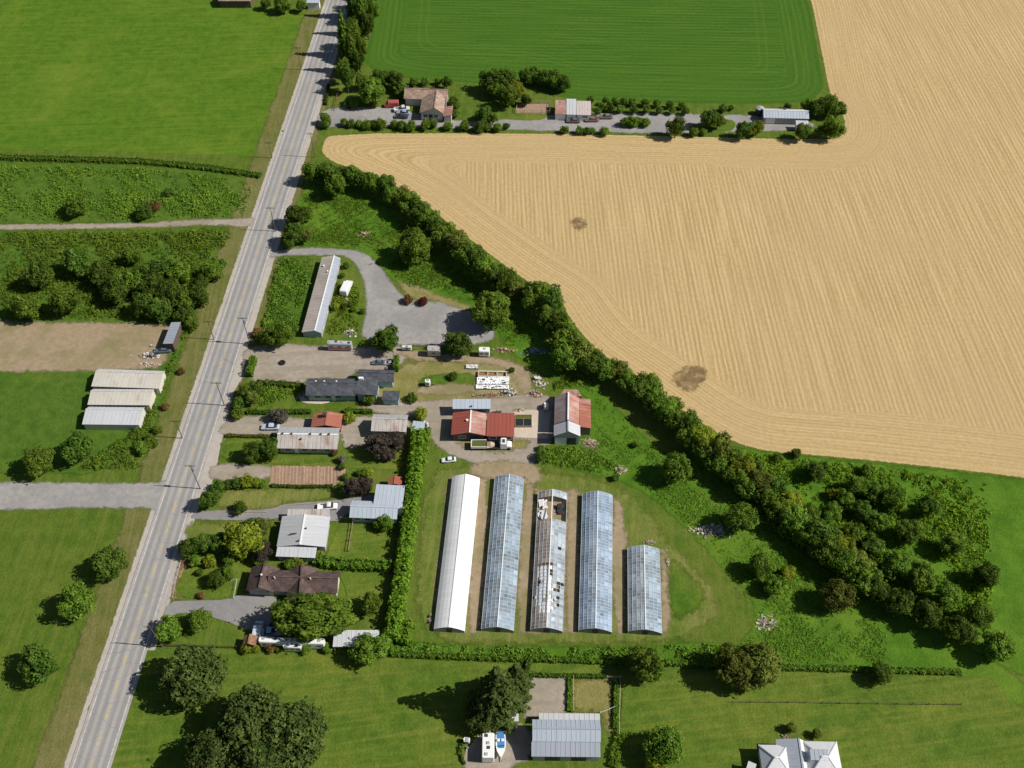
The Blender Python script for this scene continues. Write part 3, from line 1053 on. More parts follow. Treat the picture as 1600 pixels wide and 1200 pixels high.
def block(root, q, he, hr, axis='x', wall=None, ra=None, rb=None, oh=.35, frac=.5, hip=(0, 0), rib=.9, mono=False, cap=None, wins=(), doors=(), z0=0.0, open_wall=False):
    F = Fr(q, he, axis)
    A, B = F.A, F.B
    b0 = (2 * frac - 1) * B
    O = root.location
    wall = wall or m_cream

    def zr(b):
        if mono:
            return he + (hr - he) * (b + B) / (2 * B)
        return he + (hr - he) * ((b + B) / (b0 + B) if b <= b0 else (B - b) / (B - b0))
    # walls
    w = MB()
    a1, b1 = A - oh, B - oh
    eps = .1
    if open_wall:
        for sa in (-1, 0, 1):
            for sb in (-1, 1):
                w.box(F.p(a1 * sa, b1 * sb, 0), .16, .16, zr(b1 * sb) - eps)
        w.build('post_frame', wall, root, O)
    else:
        prof = [(-b1, z0), (b1, z0), (b1, zr(b1) - eps)] + ([] if mono or hip[0] and hip[1] else [(b0, hr - eps)]) + [(-b1, zr(-b1) - eps)]
        w.hexa([F.p(-a1, b, z) for b, z in prof], [F.p(a1, b, z) for b, z in prof])
        w.build('wall', wall, root, O)
    # roof slopes
    sides = [(-B, B)] if mono else [(-B, b0), (B, b0)]
    for i, (be, bt) in enumerate(sides):
        m = MB()
        zt = hr
        sl = math.hypot(bt - be, zt - he)
        h0, h1 = (hip[0] * min(B, A * .9), hip[1] * min(B, A * .9))
        pts = [F.p(-A, be, he), F.p(A, be, he), F.p(A - h1, bt, zt), F.p(-A + h0, bt, zt)]
        slab(m, pts, [(0, 0), (2 * A, 0), (2 * A - h1, sl), (h0, sl)])
        if rib and not (hip[0] or hip[1]):
            k = int(2 * A / rib)
            for j in range(1, k):
                a = -A + 2 * A * j / k
                m.bar(F.p(a, be, he + .015), F.p(a, bt, zt + .015), .07, .06)
        m.build('roof_slope', (ra if i == 0 else (rb or ra)), root, O)
    for e in (0, 1):
        if hip[e]:
            m = MB()
            s = -1 if e == 0 else 1
            h = hip[e] * min(B, A * .9)
            slab(m, [F.p(s * A, -B, he), F.p(s * A, B, he), F.p(s * (A - h), b0, hr)], [(0, 0), (2 * B, 0), (B, math.hypot(h, hr - he))])
            m.build('roof_hip', ra, root, O)
    if not mono:
        m = MB()
        h0, h1 = (hip[0] * min(B, A * .9), hip[1] * min(B, A * .9))
        m.bar(F.p(-A + h0 - .02, b0, hr + .03), F.p(A - h1 + .02, b0, hr + .03), .34, .1)
        for e in (0, 1):
            if hip[e]:
                s = -1 if e == 0 else 1
                h = (h0, h1)[e]
                for sb in (-1, 1):
                    m.bar(F.p(s * A, sb * B, he + .02), F.p(s * (A - h), b0, hr + .03), .22, .08)
        m.build('ridge_cap', cap or ra, root, O)
    # openings: (side, position 0..1, width, height, sill)
    def side(s, t):
        # s: near / far / left / right in the axis frame of the lot (u to the right, v away)
        if axis == 'x':
            return {'near': (F.p(-a1 + 2 * a1 * t, -b1, 0), F.e1, -F.e2), 'far': (F.p(-a1 + 2 * a1 * t, b1, 0), F.e1, F.e2),
                    'left': (F.p(-a1, -b1 + 2 * b1 * t, 0), F.e2, -F.e1), 'right': (F.p(a1, -b1 + 2 * b1 * t, 0), F.e2, F.e1)}[s]
        return {'near': (F.p(-a1, -b1 + 2 * b1 * t, 0), F.e2, -F.e1), 'far': (F.p(a1, -b1 + 2 * b1 * t, 0), F.e2, F.e1),
                'left': (F.p(-a1 + 2 * a1 * t, -b1, 0), F.e1, -F.e2), 'right': (F.p(-a1 + 2 * a1 * t, b1, 0), F.e1, F.e2)}[s]
    for s, t, ww, hh, sill in wins:
        p, e, nr = side(s, t)
        window(root, p + Vector((0, 0, sill)), e, nr, ww, hh)
    for s, t, ww, hh, mt in doors:
        p, e, nr = side(s, t)
        door(root, p, e, nr, ww, hh, mt)
    return F


def vents(root, F, he, hr, spots, mat, size=.3, name='roof_vent'):
    """vents on the roof: (along -1..1, across -1..1, height)"""
    for a, b, z in spots:
        m = MB()
        m.tube(F.p(a * F.A, b * F.B, z - .4), F.p(a * F.A, b * F.B, z + .35), size * .35, size * .35)
        m.tube(F.p(a * F.A, b * F.B, z + .35), F.p(a * F.A, b * F.B, z + .45), size * .6, size * .5)
        m.build(name, mat, root, root.location)


def root_at(name, q, z, label, cat, group=None):
    F = Fr(q, z)
    return empty(name, (F.c.x, F.c.y, 0), label, cat, group)


def shifted(q, *d):
    return [(x + a, y + b) for (x, y), (a, b) in zip(q, d)]


r_grey = sheet_roof('mat_roof_pale_metal', (.42, .43, .44), (.34, .20, .13), .30)
r_rust = sheet_roof('mat_roof_rusted_metal', (.50, .475, .45), (.30, .17, .11), .62)
r_blue = sheet_roof('mat_roof_blue_white_metal', (.44, .49, .56), (.42, .46, .52), .2)
r_white = sheet_roof('mat_roof_white_metal', (.54, .55, .57), (.5, .47, .44), .22)
r_slate = sheet_roof('mat_roof_steel_grey', (.30, .33, .38), (.24, .26, .30), .2)
r_steel = sheet_roof('mat_roof_mid_grey', (.33, .36, .41), (.34, .36, .4), .2)
r_cream = sheet_roof('mat_roof_cream_gridded', (.56, .53, .47), (.42, .35, .26), .5)
r_pinkwhite = sheet_roof('mat_roof_pinkish_white', (.56, .49, .46), (.44, .28, .22), .45)
r_hip = sheet_roof('mat_roof_bright_white', (.66, .67, .69), (.58, .59, .6), .2)
r_red = sheet_roof('mat_roof_red_metal', (.33, .088, .062), (.30, .07, .05), .25)
r_redfade = sheet_roof('mat_roof_faded_red', (.38, .155, .115), (.50, .37, .33), .7)
r_redpale = sheet_roof('mat_roof_red_worn_grey', (.34, .17, .145), (.42, .38, .38), .85)
r_orange = sheet_roof('mat_roof_orange_red', (.37, .13, .085), (.42, .22, .15), .55)
r_pinkgrey = sheet_roof('mat_roof_pink_grey', (.46, .41, .375), (.34, .27, .22), .6)
r_bluegrey = sheet_roof('mat_roof_blue_grey_patchy', (.34, .37, .43), (.25, .26, .29), .35)
r_dark = shingle('mat_shingle_charcoal', (.048, .052, .065), (.085, .09, .105))
r_brown = shingle('mat_shingle_brown', (.070, .046, .044), (.105, .072, .066))
r_tan = shingle('mat_shingle_tan_brown', (.24, .165, .125), (.33, .235, .185))
r_woody = shingle('mat_shingle_rusty_brown', (.16, .085, .05), (.30, .17, .10))

# long shed beside the weed plot
q = [(503.8, 403), (531.5, 402), (503.8, 519.7), (470, 519.7)]
b = root_at('long_shed', q, 2.0, 'long narrow shed with a pinkish grey roof and white ridge beside the weed plot', 'shed')
F = block(b, q, 2.0, 2.8, 'y', m_greywall, r_pinkgrey, r_bluegrey, .2, .68, cap=m_white, doors=[('near', .5, 2.2, 2.0, m_teal)], wins=[('right', t, 1.4, .6, 1.0) for t in (.1, .3, .5, .7, .9)])
vents(b, F, 2.0, 2.8, [(.72, -.5, 2.3), (.55, .1, 2.65)], m_white, .4)

# charcoal roofed house
q = [(484, 591.5), (560, 591.5), (556, 618.5), (475, 618)]
b = root_at('charcoal_roof_house', q, 2.6, 'low teal walled house with charcoal shingle roofs in three wings beside the parking lot', 'house')
F = block(b, q, 2.6, 4.0, 'x', m_teal, r_dark, None, .5, .55, rib=0, wins=[('near', t, 1.6, 1.0, 1.0) for t in (.2, .42, .65)], doors=[('near', .54, .95, 2.05, m_white)])
vents(b, F, 2.6, 4, [(-.62, .2, 3.85), (-.28, .2, 3.85), (.2, .2, 3.85)], m_white, .35)
block(b, [(559, 591), (593, 592.5), (590, 617.5), (556, 616)], 3.0, 3.7, 'x', m_teal, r_dark, None, .4, rib=0, mono=True)
F = block(b, [(559, 577), (617.5, 578.5), (616, 597.5), (559, 596)], 2.7, 4.0, 'x', m_teal, r_dark, None, .5, rib=0, wins=[('right', .5, 1.2, 1.0, 1)])
m = MB()
p = G(564, 590.5, 4.2)
m.box((p.x, p.y, 3.2), 1.1, .6, 1.1)
m.build('chimney', m_white, b, b.location)
q = [(598, 612), (625, 613), (623, 626), (597, 625)]
b = root_at('dark_shed', q, 2.2, 'small charcoal roofed shed at the back corner of the charcoal roofed house', 'shed')
block(b, q, 2.2, 2.7, 'x', m_teal, r_dark, None, .25, rib=0, mono=True, doors=[('left', .5, .9, 1.9, m_white)])

# rusty grey roofed house with red annex
q = [(439, 667), (530, 668.5), (528, 702), (431, 700.5)]
b = root_at('rusty_roof_house', q, 2.6, 'long house with a rust streaked pale metal roof, five ridge vents and a red annex', 'house')
F = block(b, q, 2.6, 3.9, 'x', m_greywall, r_rust, r_grey, .5, .52, cap=m_white, wins=[('near', t, 1.5, 1.0, 1.0) for t in (.15, .45, .62, .85)], doors=[('near', .3, .95, 2.05, m_white)])
vents(b, F, 2.6, 3.9, [(-.82, 0.02, 3.9), (-.52, .02, 3.9), (.1, .02, 3.9), (.45, .02, 3.9), (.72, .02, 3.9), (-.2, -.35, 3.4)], m_dark, .4)
block(b, [(490, 646), (536, 646.5), (532, 668), (485, 667.5)], 2.4, 3.3, 'y', m_redwall, r_orange, None, .3)
m = MB()
p = G(507, 649, 3.4)
m.box((p.x, p.y, 2.8), .9, .9, 1.2)
m.build('chimney', m_dark, b, b.location)

q = [(584, 647), (637, 648.5), (636, 675), (579, 673.5)]
b = root_at('garage', q, 2.7, 'broad garage with a streaked pale metal roof behind the dark purple trees', 'garage')
block(b, q, 2.7, 3.7, 'x', m_greywall, r_rust, r_grey, .3, .6, doors=[('left', .3, 2.6, 2.1, m_white), ('left', .7, 2.6, 2.1, m_white)])
q = [(645, 659.5), (664, 661), (662, 677), (643, 674.5)]
b = root_at('white_shed', q, 2.2, 'small pale blue white shed at the top end of the tall hedge', 'shed')
block(b, q, 2.2, 2.7, 'x', m_white, r_blue, None, .2, mono=True, doors=[('right', .5, .9, 1.9, m_white)])

# farm workshop: pale block and two red roofs
q = [(707.8, 625.2), (766, 625), (767.3, 638.8), (707, 638.8)]
b = root_at('packing_shed', q, 3.2, 'flat pale blue white roofed building right behind the red roofed workshop', 'shed')
F = block(b, q, 3.0, 3.4, 'x', m_greywall, r_blue, None, .2, mono=True, wins=[('near', .75, 1.4, .8, 1.6)])
vents(b, F, 3, 3.4, [(-.0, -.6, 3.1)], m_dark, .35)
q = [(707.5, 645), (760.5, 646), (758, 680.5), (704.5, 679.5)]
b = root_at('red_roof_workshop', q, 2.8, 'workshop under two bright red metal roofs with a white ridge, truck parked in front', 'workshop')
F = block(b, q, 2.8, 3.9, 'y', m_darkwall, r_red, r_redfade, .4, .55, cap=m_white, wins=[('near', .3, 1.6, 1.1, 1)], doors=[('near', .7, 2.4, 2.3, m_dark)])  # dark wall colour stands in for shade on the near gable
vents(b, F, 2.8, 3.9, [(.1, -.1, 3.6)], m_white, .55)
F = block(b, [(761.5, 646.5), (804, 647), (803.5, 682), (759.8, 681)], 2.6, 3.0, 'x', m_darkwall, r_red, None, .3, mono=True, wins=[('near', t, 1.6, 1.1, 1) for t in (.2, .5, .8)])  # same dark walls, their shade put into the colour

# cold frame beside it
q = [(805, 648), (830.8, 648), (830.5, 665.5), (805, 665.5)]
F = Fr(q, .6)
b = empty('cold_frame', F.c, 'netted black cold frame with an olive strip on the concrete beside the red workshop', 'cold frame')
m = MB()
for s in (-1, 1):
    m.bar(F.p(-F.A, s * F.B, .3), F.p(F.A, s * F.B, .3), .12, .6)
    m.bar(F.p(s * F.A, -F.B, .3), F.p(s * F.A, F.B, .3), .12, .6)
m.bar(F.p(0, -F.B, .5), F.p(0, F.B * .35, .5), .12, .2)
m.bar(F.p(-F.A, F.B * .35, .5), F.p(F.A, F.B * .35, .5), .12, .2)
m.build('frame', m_wood, b, b.location)
for s in (-1, 1):
    m = MB()
    m.hexa([F.p(s * .1, -F.B + .1, .42), F.p(s * (F.A - .1), -F.B + .1, .42), F.p(s * (F.A - .1), F.B * .3, .42), F.p(s * .1, F.B * .3, .42)],
           [F.p(s * .1, -F.B + .1, .5), F.p(s * (F.A - .1), -F.B + .1, .5), F.p(s * (F.A - .1), F.B * .3, .56), F.p(s * .1, F.B * .3, .56)])
    m.build('net_panel', m_net, b, b.location)
m = MB()
m.hexa([F.p(-F.A + .1, F.B * .4, .3), F.p(F.A - .1, F.B * .4, .3), F.p(F.A - .1, F.B - .1, .3), F.p(-F.A + .1, F.B - .1, .3)],
       [F.p(-F.A + .1, F.B * .4, .45), F.p(F.A - .1, F.B * .4, .45), F.p(F.A - .1, F.B - .1, .5), F.p(-F.A + .1, F.B - .1, .5)])
m.build('seedling_tray', m_olive, b, b.location)

# red barn
q = [(866.8, 620), (906, 621), (905.5, 664), (866, 663)]
b = root_at('red_barn', q, 3.7, 'tall barn with faded red and grey roof, white front bay and orange red lean-to', 'barn')
block(b, [(866.8, 620), (905, 621), (904.5, 664), (866, 663)], 3.7, 5.6, 'y', m_darkwall, r_redpale, r_redfade, .3, .55, cap=m_white)
F = block(b, [(866, 664), (904.8, 665), (908.5, 681.5), (864.8, 681)], 3.7, 5.5, 'y', m_greywall, r_white, r_white, .25, .54, doors=[('near', .25, 2.6, 2.6, m_white), ('near', .7, 2.2, 2.6, m_dark)])
block(b, [(905.2, 631), (923, 632), (924, 667), (905, 666.5)], 3.4, 2.9, 'y', m_darkwall, r_orange, None, .15, mono=True)
block(b, [(905, 622), (923, 622.5), (923, 631), (905, 631)], 3.5, 3.1, 'y', m_darkwall, r_redfade, None, .15, mono=True)
m = MB()
a0 = [G(874, 619, 4.3), G(909, 619, 4.3), G(903, 609, 3.2), G(882, 608, 3.2)]
slab(m, a0, [(0, 0), (5, 0), (4, 3), (1, 3)])
m.build('apse_roof', r_redfade, b, b.location)
m = MB()
m.hexa([(p.x, p.y, 0) for p in a0], [(p.x, p.y, p.z - .12) for p in a0])
m.build('apse_wall', m_darkwall, b, b.location)

# grey and white garden houses
q = [(441.5, 808), (517.5, 806), (507.5, 856), (431.5, 852.5)]
b = root_at('pale_gable_house', q, 2.7, 'pale grey metal roofed house with dark patch on its roof and a rusty back porch', 'house')
F = block(b, q, 2.7, 3.6, 'y', m_greywall, r_grey, r_white, .4, .49, cap=m_white, wins=[('left', .3, 1.5, 1, 1), ('left', .7, 1.5, 1, 1)])
vents(b, F, 2.7, 3.6, [(-.78, -.1, 3.5), (.05, .12, 3.4)], m_dark, .35)
m = MB()
mid = F.p(-.28 * F.A, -.42 * F.B, 0)
zz = 2.7 + .9 * (.58 / .98) + .02
m.hexa([F.p(-.36 * F.A, -.62 * F.B, zz - .18), F.p(-.30 * F.A, -.25 * F.B, zz + .12), F.p(-.2 * F.A, -.22 * F.B, zz + .14), F.p(-.22 * F.A, -.5 * F.B, zz - .05)],
       [F.p(-.36 * F.A, -.62 * F.B, zz - .12), F.p(-.30 * F.A, -.25 * F.B, zz + .18), F.p(-.2 * F.A, -.22 * F.B, zz + .2), F.p(-.22 * F.A, -.5 * F.B, zz + .01)])
m.build('roof_patch', m_dark, b, b.location)
block(b, [(450, 796.5), (516, 796.5), (514, 806.5), (449, 806.5)], 2.3, 2.6, 'x', m_greywall, r_rust, None, .2, mono=True)
block(b, [(433, 854), (498, 857), (490, 871.5), (432, 869.5)], 2.3, 2.6, 'x', m_greywall, r_white, None, .3, mono=True, wins=[('near', .3, 1.6, 1, .9), ('near', .7, 1.6, 1, .9)])
q = [(588, 759.5), (629.5, 761), (632, 797), (583, 794)]
b = root_at('white_wing_house', q, 2.8, 'house with two stepped pale blue white metal roofs against the tall hedge', 'house')
block(b, q, 3.0, 3.7, 'x', m_white, r_blue, None, .35, mono=True)
F = block(b, [(551, 781.5), (623, 785), (621, 811), (545, 809)], 2.6, 3.5, 'x', m_teal, r_blue, None, .4, .55, wins=[('near', t, 1.5, 1.0, 1.0) for t in (.12, .35, .8)])
q = [(608, 745), (628, 745.5), (628, 758), (605.5, 757.5)]
b = root_at('red_shed', q, 2.2, 'little bright red roofed garden shed between copper tree and tall hedge', 'shed')
block(b, q, 2.2, 2.7, 'y', m_redwall, r_orange, r_red, .2, doors=[('near', .5, .9, 1.8, m_wood)])

# brown shingle house
q = [(393, 887.5), (437, 887), (431, 926), (384.5, 923.5)]
b = root_at('brown_roof_house', q, 2.6, 'rambling brown shingle roofed house with crossing gables above the asphalt driveway', 'house')
F = block(b, [(393, 886), (434, 888), (431, 926), (384.5, 923)], 2.6, 4.4, 'y', m_cream, r_brown, None, .5, .52, rib=0, doors=[('near', .4, 4.2, 2.2, m_greywall)])
block(b, [(418, 888), (522, 895.5), (538, 925), (424, 926)], 2.6, 4.3, 'x', m_cream, r_brown, None, .5, .52, rib=0, wins=[('near', .85, 1.6, 1.1, .9), ('near', .65, 1.6, 1.1, .9)])
block(b, [(456, 888), (492, 890), (497, 940), (443, 940)], 2.6, 4.35, 'y', m_cream, r_brown, None, .5, .5, rib=0)
vents(b, F, 2.6, 4.4, [(-.0, .04, 4.4)], m_white, .4)
for px, py in ((429, 902.5), (485, 904)):
    m = MB()
    p = G(px, py, 4.4)
    m.tube((p.x, p.y, 4.0), (p.x, p.y, 4.7), .12, .12)
    m.build('roof_vent', m_white, b, b.location)

# sheds south of it
q = [(383, 992.5), (403, 994), (399, 1009), (378.5, 1007.5)]
b = root_at('brown_garden_shed', q, 2.2, 'small rusty brown shingled garden shed beside the long white caravans', 'shed')
block(b, q, 2.2, 3.0, 'y', m_wood, r_woody, None, .2, rib=0, doors=[('near', .5, .9, 1.8, m_darkwall)])
q = [(523, 986), (596, 985.5), (588, 1010.5), (519.5, 1010.5)]
b = root_at('white_carport', q, 2.6, 'open carport with a pale white metal roof in the corner by the tall hedge', 'carport')
block(b, q, 2.4, 2.8, 'x', m_white, r_white, None, .2, mono=True, open_wall=True)

# bottom barn with stepped roof
q = [(832.5, 1124), (938, 1125), (938, 1181), (830, 1180)]
b = root_at('stepped_roof_barn', q, 3.4, 'large stepped pale blue grey metal roofed barn at the bottom of the south lots', 'barn')
P1 = [(833, 1123.5), (937.8, 1124.5), (937.8, 1142), (832, 1141.5)]
fr_hi, fr_lo = Fr(P1, 4.6), None
block(b, [(842.5, 1113), (937.5, 1114), (937.5, 1125), (842, 1124.5)], 2.6, 2.3, 'x', m_greywall, r_white, None, .15, mono=True)
F = block(b, [(832.5, 1124), (938, 1125), (938, 1159.5), (831, 1158.5)], 3.9, 5.3, 'x', m_greywall, r_blue, r_blue, .15, .48, cap=r_steel)
F = block(b, [(831, 1159.5), (938, 1160.5), (937.5, 1183), (829.5, 1182)], 2.9, 3.8, 'x', m_greywall, r_steel, None, .25, mono=True, doors=[('near', .3, 2.8, 2.4, m_dark), ('near', .7, 2.8, 2.4, m_dark)])  # greyer roof puts the steeper near slope's shade into its colour
q = [(790, 1109), (808, 1108), (812.5, 1127), (772, 1128)]
b = root_at('white_lean_to', q, 2.4, 'white roofed lean-to half hidden under the tall dark conifer', 'carport')
block(b, q, 2.3, 2.6, 'x', m_white, r_white, None, .15, mono=True, open_wall=True)

# bottom right house: two hip wings and a darker middle
b = root_at('white_hip_house', [(1187, 1164), (1310, 1160), (1318, 1215), (1190, 1215)], 3, 'white hip roofed house with a blue grey middle roof cut by the bottom edge', 'house')
block(b, [(1186.5, 1163.5), (1232, 1164), (1238, 1213), (1191, 1213)], 3.0, 4.6, 'x', m_white, r_hip, None, .4, rib=0, hip=(.95, .95))
block(b, [(1209, 1157), (1258, 1155), (1262, 1225), (1224, 1225)], 3.0, 3.9, 'y', m_white, r_steel, r_hip, .3, .80, rib=.7)
block(b, [(1256, 1157.5), (1308, 1159.5), (1318, 1218), (1262, 1218)], 3.0, 4.9, 'x', m_white, r_hip, r_hip, .4, rib=0, hip=(.9, .9), wins=[('right', .5, 1.6, 1.1, 1)])
block(b, [(1262, 1171), (1292, 1172), (1296, 1188), (1270, 1188)], 4.6, 5.0, 'x', m_white, r_steel, None, .1, mono=True, rib=.7)
q = [(1171, 1193), (1180, 1191), (1180, 1212), (1160, 1212)]
b = root_at('porch_shed', q, 2.4, 'little white flat roofed shed left of the hip roofed house', 'shed')
block(b, q, 2.4, 2.6, 'x', m_white, r_white, None, .15, mono=True)

# farmhouse at the top
q = [(633, 138), (702, 142), (699, 155.5), (632, 155)]
b = root_at('tan_farmhouse', q, 2.8, 'tan brown roofed farmhouse with a projecting gable wing beside the gravel farm drive', 'house')
F = block(b, q, 2.8, 4.6, 'x', m_cream, r_tan, None, .4, .55, rib=0, wins=[('right', .5, 1.4, 1.2, 1)])
for t in (-.88, -.15, .3):
    vents(b, F, 2.8, 4.6, [(t, .55, 4.1)], m_dark, .7, 'chimney')
F = block(b, [(660, 152), (696, 150), (693, 178), (655, 176)], 2.9, 5.0, 'y', m_cream, r_tan, None, .4, .64, rib=0, wins=[('near', .2, 1.4, 1.2, 1), ('near', .7, 1.4, 1.2, 1)], doors=[('near', .45, 1.2, 2.2, m_dark)])
block(b, [(694, 167), (708.5, 167.5), (706, 182), (692, 182)], 2.5, 3.1, 'y', m_cream, r_redfade, None, .3, mono=True)
q = [(868, 158.5), (922.5, 160), (923, 179.5), (867, 178)]
b = root_at('red_white_barn', q, 2.5, 'white metal roofed barn with a rusty red left end next to the horse pen', 'barn')
block(b, [(868, 158.5), (884.5, 159), (884.5, 178.5), (867, 178)], 2.3, 2.9, 'x', m_white, r_redfade, None, .1, mono=True)
block(b, [(885, 157.5), (900, 158.2), (900.2, 179.2), (885, 178.8)], 2.4, 3.2, 'x', m_white, r_white, None, .1, mono=True)
block(b, [(900.6, 159.5), (923, 161), (923.5, 180), (900.8, 179.3)], 2.3, 2.9, 'x', m_white, r_pinkwhite, None, .1, mono=True, wins=[('near', .6, 1.8, .8, 1.1)])
q = [(1192, 168.5), (1262.5, 171.5), (1262.5, 185), (1191.5, 184.5)]
b = root_at('long_white_barn', q, 2.4, 'long white metal roofed barn at the far end of the gravel farm drive', 'barn')
F = block(b, q, 2.4, 3.5, 'x', m_greywall, r_blue, r_white, .3, .5, cap=m_white, doors=[('near', .15, 2.8, 2.1, m_white)])
vents(b, F, 2.4, 3.5, [(-.05, .3, 3.3)], m_dark, .9)
q = [(1244, 189.5), (1264, 190.5), (1262.5, 197), (1243, 196.5)]
b = root_at('small_white_shed', q, 2.2, 'small white roofed shed in front of the long white barn', 'shed')
block(b, q, 2.2, 2.6, 'x', m_white, r_white, None, .2, mono=True)
# top edge left
q = [(480, -1), (500, -1), (499, 4.5), (479, 4.5)]
b = root_at('edge_shed', q, 2.6, 'pale blue roofed shed at the top edge left of the road', 'shed')
block(b, q, 2.6, 3.2, 'x', m_white, r_blue, None, .2, mono=True)
q = [(344, -14), (395, -14), (393, 1.5), (343, 1.5)]
b = root_at('edge_barn', q, 2.8, 'brown roofed barn at the top edge beyond the pasture', 'barn')
block(b, q, 2.8, 4.2, 'x', m_darkwall, r_tan, None, .3, rib=0)

# left yard
q = [(267.7, 502.5), (282.7, 505.5), (269.6, 538.5), (254.8, 536.5)]
b = root_at('blue_grey_shed', q, 3.0, 'narrow blue grey metal shed in the dirt yard left of the road', 'shed')
block(b, q, 3.0, 3.3, 'y', m_darkwall, r_bluegrey, None, .1, mono=True, doors=[('left', t, 2, 2.3, m_dark) for t in (.2, .5, .8)])
for i, (q, lb) in enumerate((([(150, 575), (258.8, 581), (248, 606), (146, 605)], 'cream gridded metal roof nearest the dirt yard, first of three left of the road'),
                             ([(144, 607.5), (243.5, 608.5), (231.5, 633), (138, 632.5)], 'plain cream metal roof in the middle of three left of the road'),
                             ([(136, 635.5), (230.5, 636.5), (213, 664), (130, 663)], 'whitest and lowest of three pale roofs left of the road'))):
    b = root_at('packing_shed', q, 3.0, lb, 'shed', 'three pale sheds left of the road')
    block(b, q, 2.3, 3.0, 'x', m_cream, r_white if i == 2 else r_cream, r_white, .2, .75)


# ------------------------------------------------------------------ greenhouses
def glassmat(name, col, rough, clear, spec=.5):
    M = Mat(name)
    t = M.n('Attribute', attribute_name='tint').outputs['Fac']
    p = M.pos()
    nz = M.noise(p, .5, 4.0, .7)
    f = M.ramp(M.math('ADD', M.math('MULTIPLY', t, .7), M.math('MULTIPLY', nz, .5)), .2, 1.0)
    cc = M.mix(f, tuple(x * .62 for x in col), tuple(min(.8, x * 1.35) for x in col))
    b = M.bsdf(cc, rough, spec)
    tr = M.n('BsdfTransparent', {0: (.80, .84, .86)}).outputs[0]
    a = M.math('SUBTRACT', clear, M.math('MULTIPLY', f, clear * .7))
    return M.done(M.n('MixShader', {0: a, 1: b, 2: tr}).outputs[0])


g_clear = glassmat('mat_greenhouse_pane', (.33, .42, .51), .18, .45)  # blue-grey base colours of the panes paint in the sky's reflection
g_blue = glassmat('mat_greenhouse_pane_blue', (.31, .41, .54), .14, .35)
g_dirty = glassmat('mat_greenhouse_pane_dusty', (.36, .295, .25), .4, .3)
g_pale = glassmat('mat_greenhouse_pane_pale', (.43, .50, .56), .2, .40)


